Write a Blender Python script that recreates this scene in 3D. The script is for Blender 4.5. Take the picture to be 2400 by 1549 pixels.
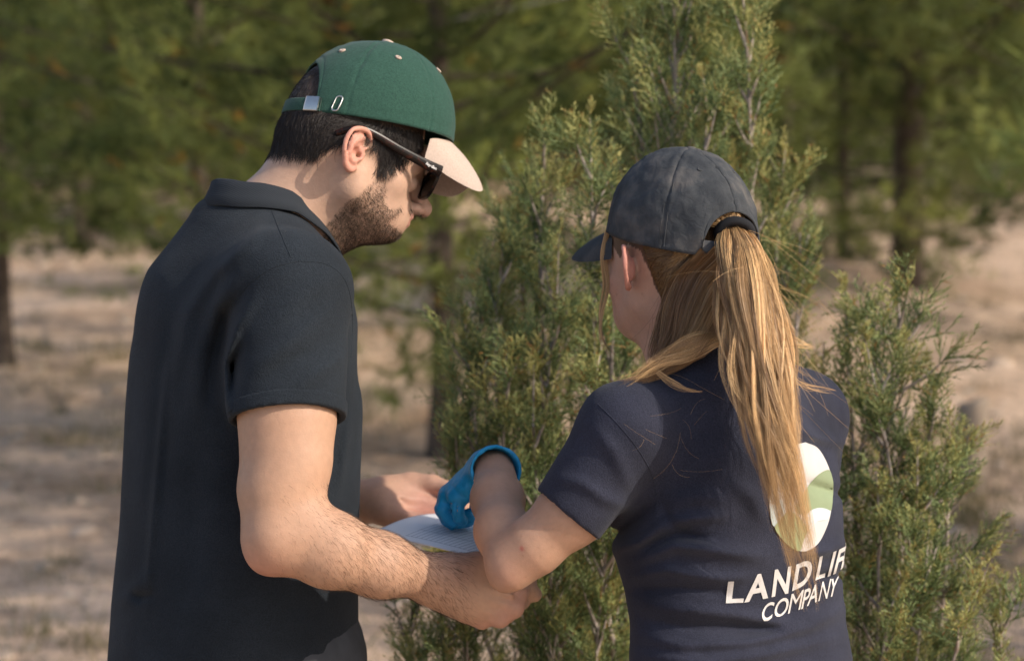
import bpy, bmesh, math, random
import numpy as np
from mathutils import Vector, Matrix
from mathutils.bvhtree import BVHTree

for _o in list(bpy.data.objects):
    bpy.data.objects.remove(_o)
random.seed(7)
RNG = np.random.default_rng(11)
scene = bpy.context.scene
COL = scene.collection

# ---------------------------------------------------------------- camera
FPX = 4667.0                       # focal length in photograph pixels (70 mm lens)
CAM_H = 1.62
PITCH = math.radians(7.0)
cd = bpy.data.cameras.new('camera')
cam = bpy.data.objects.new('camera', cd)
COL.objects.link(cam)
cd.sensor_width = 36.0
cd.lens = FPX / 2400.0 * 36.0
cd.clip_start = 0.05
cd.clip_end = 600.0
cam.location = (0, 0, CAM_H)
cam.rotation_euler = (math.pi / 2 - PITCH, 0, 0)
cd.dof.use_dof = True
cd.dof.focus_distance = 2.27
cd.dof.aperture_fstop = 4.2
cd.dof.aperture_blades = 9
scene.camera = cam

# ---------------------------------------------------------------- world, sun, exposure
SUN_TO = Vector((0.80, -0.38, 0.63)).normalized()      # direction towards the sun
sun_el = math.asin(SUN_TO.z)
sun_az = math.atan2(SUN_TO.x, SUN_TO.y)                # clockwise from +Y
w = bpy.data.worlds.new('World')
scene.world = w
w.use_nodes = True
nt = w.node_tree
for n in list(nt.nodes):
    nt.nodes.remove(n)
sky = nt.nodes.new('ShaderNodeTexSky')
sky.sky_type = 'NISHITA'
sky.sun_disc = False
sky.sun_elevation = sun_el
sky.sun_rotation = sun_az
sky.air_density = 1.0
sky.dust_density = 2.2
sky.ozone_density = 1.0
bg = nt.nodes.new('ShaderNodeBackground')
bg.inputs['Strength'].default_value = 0.15
wo = nt.nodes.new('ShaderNodeOutputWorld')
nt.links.new(sky.outputs[0], bg.inputs['Color'])
nt.links.new(bg.outputs[0], wo.inputs['Surface'])

sd = bpy.data.lights.new('sun', 'SUN')
sun = bpy.data.objects.new('sun', sd)
COL.objects.link(sun)
sd.energy = 2.85
sd.angle = math.radians(0.6)
sd.color = (1.0, 0.92, 0.80)
sun.location = (3, -3, 6)
sun.rotation_euler = (-SUN_TO).to_track_quat('-Z', 'Y').to_euler()

scene.render.engine = 'CYCLES'
scene.view_settings.view_transform = 'Standard'
scene.view_settings.look = 'None'
scene.view_settings.exposure = 0.42
scene.view_settings.gamma = 1.0
scene.view_settings.use_curve_mapping = False
scene.cycles.use_denoising = True
scene.cycles.max_bounces = 8
scene.cycles.transparent_max_bounces = 8

# ---------------------------------------------------------------- frames
CP, SP = math.cos(PITCH), math.sin(PITCH)
# "view frame": x right, y along the camera's axis, z up in the picture; metres
V2W = np.array([[1, 0, 0], [0, CP, SP], [0, -SP, CP]], float)      # columns: right, forward, up
CAMLOC = np.array([0, 0, CAM_H])


def Q(px, py, D):
    """photo pixel + distance along the lens axis -> view frame"""
    return np.array([(px - 1200.0) / FPX * D, D, (774.5 - py) / FPX * D])


def to_world(p):
    return np.asarray(p, float) @ V2W.T + CAMLOC


def to_view(p):
    return (np.asarray(p, float) - CAMLOC) @ V2W


def W(px, py, D):
    return to_world(Q(px, py, D))


def PXY(P):
    return 1200 + FPX * P[:, 0] / P[:, 1], 774.5 - FPX * P[:, 2] / P[:, 1]


def unit(v):
    v = np.asarray(v, float)
    return v / (np.linalg.norm(v) + 1e-12)


# ---------------------------------------------------------------- mesh helpers
def np_mesh(name, verts, loops, sizes, smooth=True, col=None):
    """loops: flat vertex indices; sizes: int (all faces alike) or array"""
    verts = np.asarray(verts, np.float32)
    loops = np.asarray(loops, np.int32).ravel()
    if np.isscalar(sizes):
        nf = len(loops) // sizes
        tot = np.full(nf, sizes, np.int32)
    else:
        tot = np.asarray(sizes, np.int32)
        nf = len(tot)
    start = np.zeros(nf, np.int32)
    if nf > 1:
        start[1:] = np.cumsum(tot)[:-1]
    me = bpy.data.meshes.new(name)
    me.vertices.add(len(verts))
    me.vertices.foreach_set('co', verts.ravel())
    me.loops.add(len(loops))
    me.loops.foreach_set('vertex_index', loops)
    me.polygons.add(nf)
    me.polygons.foreach_set('loop_start', start)
    me.polygons.foreach_set('loop_total', tot)
    me.polygons.foreach_set('use_smooth', np.full(nf, smooth, bool))
    me.update(calc_edges=True)
    if col is not None:
        a = me.color_attributes.new('col', 'FLOAT_COLOR', 'POINT')
        c = np.ones((len(verts), 4), np.float32)
        c[:, :3] = col
        a.data.foreach_set('color', c.ravel())
    return me


def add_obj(name, me, mat=None, parent=None, loc=None):
    o = bpy.data.objects.new(name, me)
    COL.objects.link(o)
    if mat is not None and me is not None and not me.materials:
        me.materials.append(mat)
    if parent is not None:
        o.parent = parent
    if loc is not None:
        o.location = loc
    return o


def empty(name, loc, label, cat, group=None):
    o = bpy.data.objects.new(name, None)
    COL.objects.link(o)
    o.location = loc
    o['label'] = label
    o['category'] = cat
    if group:
        o['group'] = group
    return o


def view_obj(name, root, root_loc, verts_view, loops, sizes, mat, smooth=True, col=None, parent=None):
    """mesh given in the view frame, linked under root (an Empty at root_loc)"""
    v = to_world(verts_view) - np.asarray(root_loc)
    me = np_mesh(name, v, loops, sizes, smooth, col)
    return add_obj(name, me, mat, parent if parent is not None else root)


def grid_faces(nu, nv, wrap_u=False, wrap_v=False):
    """vertex index = i*nv + j"""
    iu = np.arange(nu if wrap_u else nu - 1)
    iv = np.arange(nv if wrap_v else nv - 1)
    I, J = np.meshgrid(iu, iv, indexing='ij')
    I2, J2 = (I + 1) % nu, (J + 1) % nv
    return np.stack([I * nv + J, I2 * nv + J, I2 * nv + J2, I * nv + J2], -1).reshape(-1, 4)


def strands(pts, rad, sides=2):
    """pts (N,M,3), rad (N,M) -> verts, quads ; each hair a narrow tapering blade turned at random about its own axis"""
    pts = np.asarray(pts, float)
    N, M, _ = pts.shape
    t = np.gradient(pts, axis=1)
    t /= np.linalg.norm(t, axis=2, keepdims=True) + 1e-12
    ref = np.zeros_like(t)
    ref[...] = (0.0, -1.0, 0.0)
    ref += RNG.normal(0, 0.30, (N, 1, 3))
    n1 = np.cross(t, ref)
    n1 /= np.linalg.norm(n1, axis=2, keepdims=True) + 1e-12
    r = np.asarray(rad)[:, :, None]
    V = np.stack([pts - n1 * r, pts + n1 * r], 2).reshape(-1, 3)
    k = np.arange(N)[:, None] * (M * 2) + np.arange(M - 1)[None, :] * 2
    F = np.stack([k, k + 1, k + 3, k + 2], -1).reshape(-1, 4)
    return V, F


def catmull(P, n):
    """smooth curve through points P (K,3) -> (n,3)"""
    P = np.asarray(P, float)
    K = len(P)
    t = np.linspace(0, K - 1, n)
    i = np.clip(t.astype(int), 0, K - 2)
    f = (t - i)[:, None]
    p1, p2 = P[i], P[i + 1]
    p0 = np.where((i > 0)[:, None], P[np.maximum(i - 1, 0)], 2 * p1 - p2)
    p3 = np.where((i < K - 2)[:, None], P[np.minimum(i + 2, K - 1)], 2 * p2 - p1)
    return 0.5 * (2 * p1 + (p2 - p0) * f + (2 * p0 - 5 * p1 + 4 * p2 - p3) * f ** 2 + (3 * p1 - p0 - 3 * p2 + p3) * f ** 3)


def vnoise(P, scale, seed=0, octs=2):
    """cheap smooth 3-D value noise in [-1,1]"""
    P = np.asarray(P, np.float64) * scale
    out = np.zeros(len(P))
    amp = 1.0
    tot = 0.0
    for o in range(octs):
        i = np.floor(P).astype(np.int64)
        f = P - i
        f = f * f * (3 - 2 * f)
        acc = 0
        for dx in (0, 1):
            for dy in (0, 1):
                for dz in (0, 1):
                    h = ((i[:, 0] + dx) * 374761393 + (i[:, 1] + dy) * 668265263 + (i[:, 2] + dz) * 2147483647 + seed * 1274126177 + o * 97) & 0xFFFFFFFF
                    h = (h ^ (h >> 13)) * 1274126177 & 0xFFFFFFFF
                    h = h ^ (h >> 16)
                    v = (h & 0xFFFF) / 32767.5 - 1
                    wx = f[:, 0] if dx else 1 - f[:, 0]
                    wy = f[:, 1] if dy else 1 - f[:, 1]
                    wz = f[:, 2] if dz else 1 - f[:, 2]
                    acc = acc + v * wx * wy * wz
        out += amp * acc
        tot += amp
        amp *= 0.5
        P = P * 2.03
    return out / tot


def sstep(a, b, x):
    t = np.clip((x - a) / (b - a), 0, 1)
    return t * t * (3 - 2 * t)


# ---------------------------------------------------------------- signed-distance modelling of bodies and cloth
def rc(a, b, ra, rb):
    a = np.asarray(a, float); b = np.asarray(b, float)
    ba = b - a
    L2 = float(ba @ ba) + 1e-12

    def f(P):
        q = P - a
        t = np.clip(q @ ba / L2, 0, 1)
        q = q - t[:, None] * ba
        return np.sqrt((q * q).sum(1)) - (ra + (rb - ra) * t)
    m = max(ra, rb)
    return f, np.minimum(a, b) - m, np.maximum(a, b) + m


def rcf(a, b, ra, rb, n, fa, fb):
    """tapered capsule flattened along n by fa..fb"""
    a = np.asarray(a, float); b = np.asarray(b, float)
    ba = b - a
    L2 = float(ba @ ba) + 1e-12
    n = np.asarray(n, float)
    n = unit(n - ba * (n @ ba) / L2)

    def f(P):
        q = P - a
        t = np.clip(q @ ba / L2, 0, 1)
        q = q - t[:, None] * ba
        fl = fa + (fb - fa) * t
        qn = q @ n
        s2 = (q * q).sum(1) + qn * qn * (1 / (fl * fl) - 1)
        return (np.sqrt(s2) - (ra + (rb - ra) * t)) * np.minimum(fl, 1)
    m = max(ra, rb) * max(1, fa, fb)
    return f, np.minimum(a, b) - m, np.maximum(a, b) + m


def ell(c, M, r):
    """ellipsoid, rows of M its axes"""
    c = np.asarray(c, float); M = np.asarray(M, float); r = np.asarray(r, float)

    def f(P):
        q = (P - c) @ M.T
        k0 = np.sqrt(((q / r) ** 2).sum(1))
        k1 = np.sqrt(((q / (r * r)) ** 2).sum(1)) + 1e-9
        return k0 * (k0 - 1) / k1
    e = np.sqrt(((M * r[:, None]) ** 2).sum(0))
    return f, c - e, c + e


I3 = np.eye(3)


def sph(c, r):
    return rc(c, np.asarray(c, float) + 1e-6, r, r)


def loft(levels, axis_r, axis_f, n=2.2):
    """vertical body: levels rows (z, cx, cy, a, b), a along axis_r (2-D), b along axis_f (2-D), sorted by z"""
    L = np.asarray(sorted(levels), float)
    zz = np.linspace(L[0, 0], L[-1, 0], 240)
    tab = []
    for c in range(1, 5):
        m = np.interp(zz, L[:, 0], L[:, c])
        k = np.hanning(19); k /= k.sum()
        mp = np.concatenate([2 * m[0] - m[9:0:-1], m, 2 * m[-1] - m[-2:-11:-1]])
        tab.append(np.convolve(mp, k, 'valid'))
    cx_, cy_, a_, b_ = tab
    ar = np.asarray(axis_r, float); af = np.asarray(axis_f, float)

    def f(P):
        z = P[:, 2]
        zc = np.clip(z, zz[0], zz[-1])
        cx = np.interp(zc, zz, cx_); cy = np.interp(zc, zz, cy_)
        a = np.interp(zc, zz, a_); b = np.interp(zc, zz, b_)
        dx = P[:, 0] - cx; dy = P[:, 1] - cy
        u = np.abs(dx * ar[0] + dy * ar[1]) / a
        v = np.abs(dx * af[0] + dy * af[1]) / b
        k = (u ** n + v ** n) ** (1 / n)
        r = np.sqrt(dx * dx + dy * dy)
        d = np.where(k > 1e-4, r * (1 - 1 / np.maximum(k, 1e-4)), -np.minimum(a, b))
        d = d * 0.9
        ez = np.maximum(zz[0] - z, z - zz[-1])
        return np.where(ez > 0, np.sqrt(np.maximum(d, 0) ** 2 + ez ** 2), np.maximum(d, ez))
    m = max(a_.max(), b_.max()) * 1.1
    lo = np.array([cx_.min() - m, cy_.min() - m, zz[0]])
    hi = np.array([cx_.max() + m, cy_.max() + m, zz[-1]])
    return f, lo, hi


def smin(a, b, k):
    if k <= 0:
        return np.minimum(a, b)
    h = np.clip(0.5 + 0.5 * (b - a) / k, 0, 1)
    return b + (a - b) * h - k * h * (1 - h)


class Body:
    def __init__(self):
        self.ops = []

    def u(self, prim, k=0.012):
        self.ops.append(('u', k, prim)); return self

    def s(self, prim, k=0.006):
        self.ops.append(('s', k, prim)); return self

    def d(self, fn):
        self.ops.append(('d', 0, (fn, None, None))); return self

    def chain(self, pts, rads, k=0.012):
        for i in range(len(pts) - 1):
            self.u(rc(pts[i], pts[i + 1], rads[i], rads[i + 1]), k if i == 0 else 0.004)
        return self

    def eval(self, P, ops=None):
        d = np.full(len(P), 0.25)
        for kind, k, (f, lo, hi) in (self.ops if ops is None else ops):
            if kind == 'u':
                d = smin(d, f(P), k)
            elif kind == 's':
                d = -smin(-d, f(P), k)
            else:
                d = d + f(P)
        return d

    def mesh(self, h, B=28):
        los = [o[2][1] for o in self.ops if o[0] == 'u']
        his = [o[2][2] for o in self.ops if o[0] == 'u']
        lo = np.min(los, 0) - 3 * h - 0.008
        hi = np.max(his, 0) + 3 * h + 0.008
        nb = np.ceil((hi - lo) / (h * B)).astype(int)
        G = nb * B + 3
        half = 0.5 * B * h
        ids, pos, quads = [], [], []
        g = np.arange(-1, B + 1)
        gx, gy, gz = np.meshgrid(g, g, g, indexing='ij')
        base = np.stack([gx, gy, gz], -1).reshape(-1, 3)
        n = B + 2
        corner = [(a, b, c) for a in (0, 1) for b in (0, 1) for c in (0, 1)]
        edges = [(p, q) for p in range(8) for q in range(p + 1, 8) if sum(abs(np.array(corner[p]) - np.array(corner[q]))) == 1]
        for bi in range(nb[0]):
            for bj in range(nb[1]):
                for bk in range(nb[2]):
                    b0 = np.array([bi, bj, bk]) * B
                    blo = lo + (b0 - 1) * h
                    bhi = lo + (b0 + B) * h
                    ops = []
                    anyu = False
                    for o in self.ops:
                        kind, k, (f, plo, phi) = o
                        if kind == 'd':
                            ops.append(o); continue
                        m = k + 2 * h + 0.024
                        if np.all(plo - m <= bhi) and np.all(phi + m >= blo):
                            ops.append(o)
                            anyu |= kind == 'u'
                    if not anyu:
                        continue
                    cpt = (blo + bhi)[None] / 2
                    dc = self.eval(cpt, ops)[0]
                    if abs(dc) > half * 1.74 * 1.45 + 0.012:
                        continue
                    D = self.eval(lo + (b0 + base) * h, ops).reshape(n, n, n)
                    S = D < 0
                    if S.all() or not S.any():
                        continue
                    cs = [S[a:n - 1 + a, b:n - 1 + b, c:n - 1 + c] for a, b, c in corner]
                    cnt = sum(x.astype(np.int8) for x in cs)
                    act = (cnt > 0) & (cnt < 8)
                    ci = np.argwhere(act)
                    cv = np.stack([D[ci[:, 0] + a, ci[:, 1] + b, ci[:, 2] + c] for a, b, c in corner], 1)
                    acc = np.zeros((len(ci), 3)); num = np.zeros(len(ci))
                    for p, q in edges:
                        va, vb = cv[:, p], cv[:, q]
                        m = (va < 0) != (vb < 0)
                        t = np.where(m, va / np.where(m, va - vb, 1), 0)
                        pt = np.array(corner[p]) + t[:, None] * (np.array(corner[q]) - np.array(corner[p]))
                        acc += pt * m[:, None]; num += m
                    gp = ci - 1 + b0 + 1                       # global cell index (>=0)
                    ids.append((gp[:, 0] * G[1] + gp[:, 1]) * G[2] + gp[:, 2])
                    pos.append(lo + (b0 - 1 + ci + acc / num[:, None]) * h)
                    # quads on edges at own nodes 0..B-1 (array index 1..B)
                    for ax in range(3):
                        o1, o2 = [(1, 2), (2, 0), (0, 1)][ax]
                        sl0 = [slice(1, B + 1)] * 3
                        sl1 = list(sl0)
                        sl1[ax] = slice(2, B + 2)
                        s0 = S[tuple(sl0)]; s1 = S[tuple(sl1)]
                        e = np.argwhere(s0 != s1)
                        if not len(e):
                            continue
                        flip = s0[tuple(e.T)]
                        gn = e + b0 + 1
                        q = []
                        for d1, d2 in ((0, 0), (1, 0), (1, 1), (0, 1)):
                            c = gn.copy()
                            c[:, o1] -= 1 - d1
                            c[:, o2] -= 1 - d2
                            q.append((c[:, 0] * G[1] + c[:, 1]) * G[2] + c[:, 2])
                        q = np.stack(q, 1)
                        q[~flip] = q[~flip][:, ::-1]
                        quads.append(q)
        ids = np.concatenate(ids); pos = np.concatenate(pos); quads = np.concatenate(quads)
        uid, first = np.unique(ids, return_index=True)
        V = pos[first]
        F = np.searchsorted(uid, quads)
        F = np.minimum(F, len(uid) - 1)
        ok = (uid[F] == quads).all(1)
        return biggest(V, F[ok])


def biggest(V, F):
    """keep the largest connected piece"""
    n = len(V)
    lab = np.arange(n)
    e = np.concatenate([F[:, [0, 1]], F[:, [1, 2]], F[:, [2, 3]]])
    while True:
        m = np.minimum(lab[e[:, 0]], lab[e[:, 1]])
        new = lab.copy()
        np.minimum.at(new, e[:, 0], m)
        np.minimum.at(new, e[:, 1], m)
        np.minimum.at(new, lab[e[:, 0]], m)
        np.minimum.at(new, lab[e[:, 1]], m)
        new = new[new]
        if (new == lab).all():
            break
        lab = new
    keep = lab == np.bincount(lab).argmax()
    if keep.all():
        return V, F
    idx = np.cumsum(keep) - 1
    return V[keep], idx[F[keep[F].all(1)]]


def relax(V, F, it=2, lam=0.5):
    """light Laplacian smoothing of a quad mesh"""
    n = len(V)
    e = np.concatenate([F[:, [0, 1]], F[:, [1, 2]], F[:, [2, 3]], F[:, [3, 0]]])
    for _ in range(it):
        acc = np.zeros_like(V); cnt = np.zeros(n)
        for c in range(3):
            acc[:, c] = np.bincount(e[:, 0], V[e[:, 1], c], n) + np.bincount(e[:, 1], V[e[:, 0], c], n)
        cnt = np.bincount(e[:, 0], minlength=n) + np.bincount(e[:, 1], minlength=n)
        V = V + lam * (acc / np.maximum(cnt, 1)[:, None] - V)
    return V


def vnormals(V, F):
    n = np.cross(V[F[:, 2]] - V[F[:, 0]], V[F[:, 3]] - V[F[:, 1]])
    out = np.zeros_like(V)
    for c in range(3):
        for k in range(4):
            out[:, c] += np.bincount(F[:, k], n[:, c], len(V))
    return out / (np.linalg.norm(out, axis=1, keepdims=True) + 1e-12)


def folds_fn(folds, dmax):
    """cloth folds: list of (pixel polyline, width px, height m); raised (or sunk) where the line runs on the near side of the cloth"""
    def f(P):
        px, py = PXY(P)
        out = np.zeros(len(P))
        for pl, wd, am in folds:
            pl = np.asarray(pl, float)
            lo = pl.min(0) - 3 * wd
            hi = pl.max(0) + 3 * wd
            m = (px > lo[0]) & (px < hi[0]) & (py > lo[1]) & (py < hi[1]) & (P[:, 1] < dmax)
            if not m.any():
                continue
            x, y = px[m], py[m]
            best = np.full(len(x), 1e9)
            tt = np.zeros(len(x))
            nseg = len(pl) - 1
            for i in range(nseg):
                a, b = pl[i], pl[i + 1]
                ab = b - a
                t = np.clip(((x - a[0]) * ab[0] + (y - a[1]) * ab[1]) / (ab @ ab), 0, 1)
                dd = np.hypot(x - a[0] - t * ab[0], y - a[1] - t * ab[1])
                up = dd < best
                best = np.where(up, dd, best)
                tt = np.where(up, (i + t) / nseg, tt)
            taper = np.sin(np.pi * np.clip(tt, 0.02, 0.98)) ** 0.6
            out[m] -= 2.0 * am * np.exp(-(best / wd) ** 2) * taper
        return out
    return f


# ---------------------------------------------------------------- materials
def mat(name):
    m = bpy.data.materials.new(name)
    m.use_nodes = True
    b = m.node_tree.nodes['Principled BSDF']
    return m, m.node_tree, b


def setp(b, **kw):
    for k, v in kw.items():
        b.inputs[k.replace('_', ' ')].default_value = v


def noise_node(t, scale, detail=4, rough=0.55, coord='Object', dist=0.0):
    tc = t.nodes.new('ShaderNodeTexCoord')
    n = t.nodes.new('ShaderNodeTexNoise')
    n.inputs['Scale'].default_value = scale
    n.inputs['Detail'].default_value = detail
    n.inputs['Roughness'].default_value = rough
    n.inputs['Distortion'].default_value = dist
    t.links.new(tc.outputs[coord], n.inputs['Vector'])
    return n


def ramp(t, src, stops):
    r = t.nodes.new('ShaderNodeValToRGB')
    while len(r.color_ramp.elements) < len(stops):
        r.color_ramp.elements.new(0.5)
    for e, (p, c) in zip(r.color_ramp.elements, stops):
        e.position = p
        e.color = (*c, 1)
    t.links.new(src, r.inputs[0])
    return r


def mixc(t, a, b, fac, mode='MIX'):
    m = t.nodes.new('ShaderNodeMix')
    m.data_type = 'RGBA'
    m.blend_type = mode
    for k, v in ((0, fac), (6, a), (7, b)):
        if hasattr(v, 'is_output'):
            t.links.new(v, m.inputs[k])
        elif k == 0:
            m.inputs[0].default_value = v
        else:
            m.inputs[k].default_value = (*v, 1)
    return m.outputs[2]


def add_bump(t, b, src, strength, dist=0.001, prev=None):
    bp = t.nodes.new('ShaderNodeBump')
    bp.inputs['Strength'].default_value = strength
    bp.inputs['Distance'].default_value = dist
    t.links.new(src, bp.inputs['Height'])
    if prev is not None:
        t.links.new(prev.outputs[0], bp.inputs['Normal'])
    t.links.new(bp.outputs[0], b.inputs['Normal'])
    return bp


def attr_mat(name, rough=0.5, sss=0.0, var=0.1, scale=60, bump=0.0, bscale=400, spec=0.3, sheen=0.0, trans=0.0, sat=None):
    """colour from the mesh's own colour attribute, with noise on top"""
    m, t, b = mat(name)
    a = t.nodes.new('ShaderNodeAttribute')
    a.attribute_name = 'col'
    nz = noise_node(t, scale, 5)
    r = ramp(t, nz.outputs[0], [(0.25, (1 - var,) * 3), (0.75, (1 + var * 0.6,) * 3)])
    c = mixc(t, a.outputs[0], r.outputs[0], 1.0, 'MULTIPLY')
    t.links.new(c, b.inputs['Base Color'])
    setp(b, Roughness=rough, Specular_IOR_Level=spec)
    if sss:
        b.inputs['Subsurface Weight'].default_value = sss
        b.inputs['Subsurface Radius'].default_value = (1.0, 0.35, 0.2)
        b.inputs['Subsurface Scale'].default_value = 0.006
    if sheen:
        b.inputs['Sheen Weight'].default_value = sheen
        b.inputs['Sheen Roughness'].default_value = 0.6
    if bump:
        n2 = noise_node(t, bscale, 3)
        add_bump(t, b, n2.outputs[0], bump, 0.0008)
    if trans:
        tr = t.nodes.new('ShaderNodeBsdfTranslucent')
        t.links.new(c, tr.inputs[0])
        mx = t.nodes.new('ShaderNodeMixShader')
        mx.inputs[0].default_value = trans
        t.links.new(b.outputs[0], mx.inputs[1])
        t.links.new(tr.outputs[0], mx.inputs[2])
        t.links.new(mx.outputs[0], t.nodes['Material Output'].inputs[0])
    return m


def flat_mat(name, col, rough=0.6, var=0.15, scale=40, bump=0.0, bscale=300, bdist=0.001, spec=0.3, metal=0.0, sheen=0.0):
    m, t, b = mat(name)
    nz = noise_node(t, scale, 6)
    c = np.array(col)
    r = ramp(t, nz.outputs[0], [(0.3, tuple(c * (1 - var))), (0.7, tuple(np.minimum(c * (1 + var), 1)))])
    t.links.new(r.outputs[0], b.inputs['Base Color'])
    setp(b, Roughness=rough, Specular_IOR_Level=spec, Metallic=metal)
    if sheen:
        b.inputs['Sheen Weight'].default_value = sheen
    if bump:
        n2 = noise_node(t, bscale, 3)
        add_bump(t, b, n2.outputs[0], bump, bdist)
    return m


SKIN = attr_mat('skin', rough=0.48, sss=0.12, var=0.10, scale=45, bump=0.22, bscale=700, spec=0.35)
HAIR = attr_mat('hair', rough=0.42, var=0.18, scale=30, spec=0.4)
# ================================================================ shared builders for people
def in_poly(x, y, poly):
    poly = np.asarray(poly, float)
    ins = np.zeros(len(x), bool)
    j = len(poly) - 1
    for i in range(len(poly)):
        xi, yi = poly[i]; xj, yj = poly[j]
        c = ((yi > y) != (yj > y)) & (x < (xj - xi) * (y - yi) / (yj - yi + 1e-12) + xi)
        ins ^= c
        j = i
    return ins


class HeadFrame:
    """x to the person's right, y forward, z up; origin between the ear canals"""

    def __init__(self, O, yaw_f, pitch, roll=0.0, S=1.0):
        fx, fy = yaw_f
        self.O = np.asarray(O, float)
        self.S = S
        cp, sp = math.cos(pitch), math.sin(pitch)
        f = np.array([fx * cp, fy * cp, -sp])
        r = np.array([fy, -fx, 0.0])
        u = np.cross(r, f)
        cr, sr = math.cos(roll), math.sin(roll)
        r2 = r * cr + u * sr
        u2 = u * cr - r * sr
        self.M = np.stack([r2, f, u2])

    def __call__(self, x, y, z):
        return self.O + self.S * (np.array([x, y, z]) @ self.M)

    def arr(self, P):
        return self.O + self.S * (np.asarray(P, float) @ self.M)

    def inv(self, P):
        return (np.asarray(P) - self.O) @ self.M.T / self.S

    def from_px(self, px, py, x):
        """(y,z) where the pixel's ray meets the plane at local x"""
        d = np.array([(px - 1200) / FPX, 1.0, (774.5 - py) / FPX])
        n = self.M[0]
        t = ((self.O + self.S * x * n) @ n) / (d @ n)
        return self.inv((d * t)[None])[0, 1:]

    def poly(self, pts, x):
        return np.array([self.from_px(a, b, x) for a, b in pts])


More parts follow.
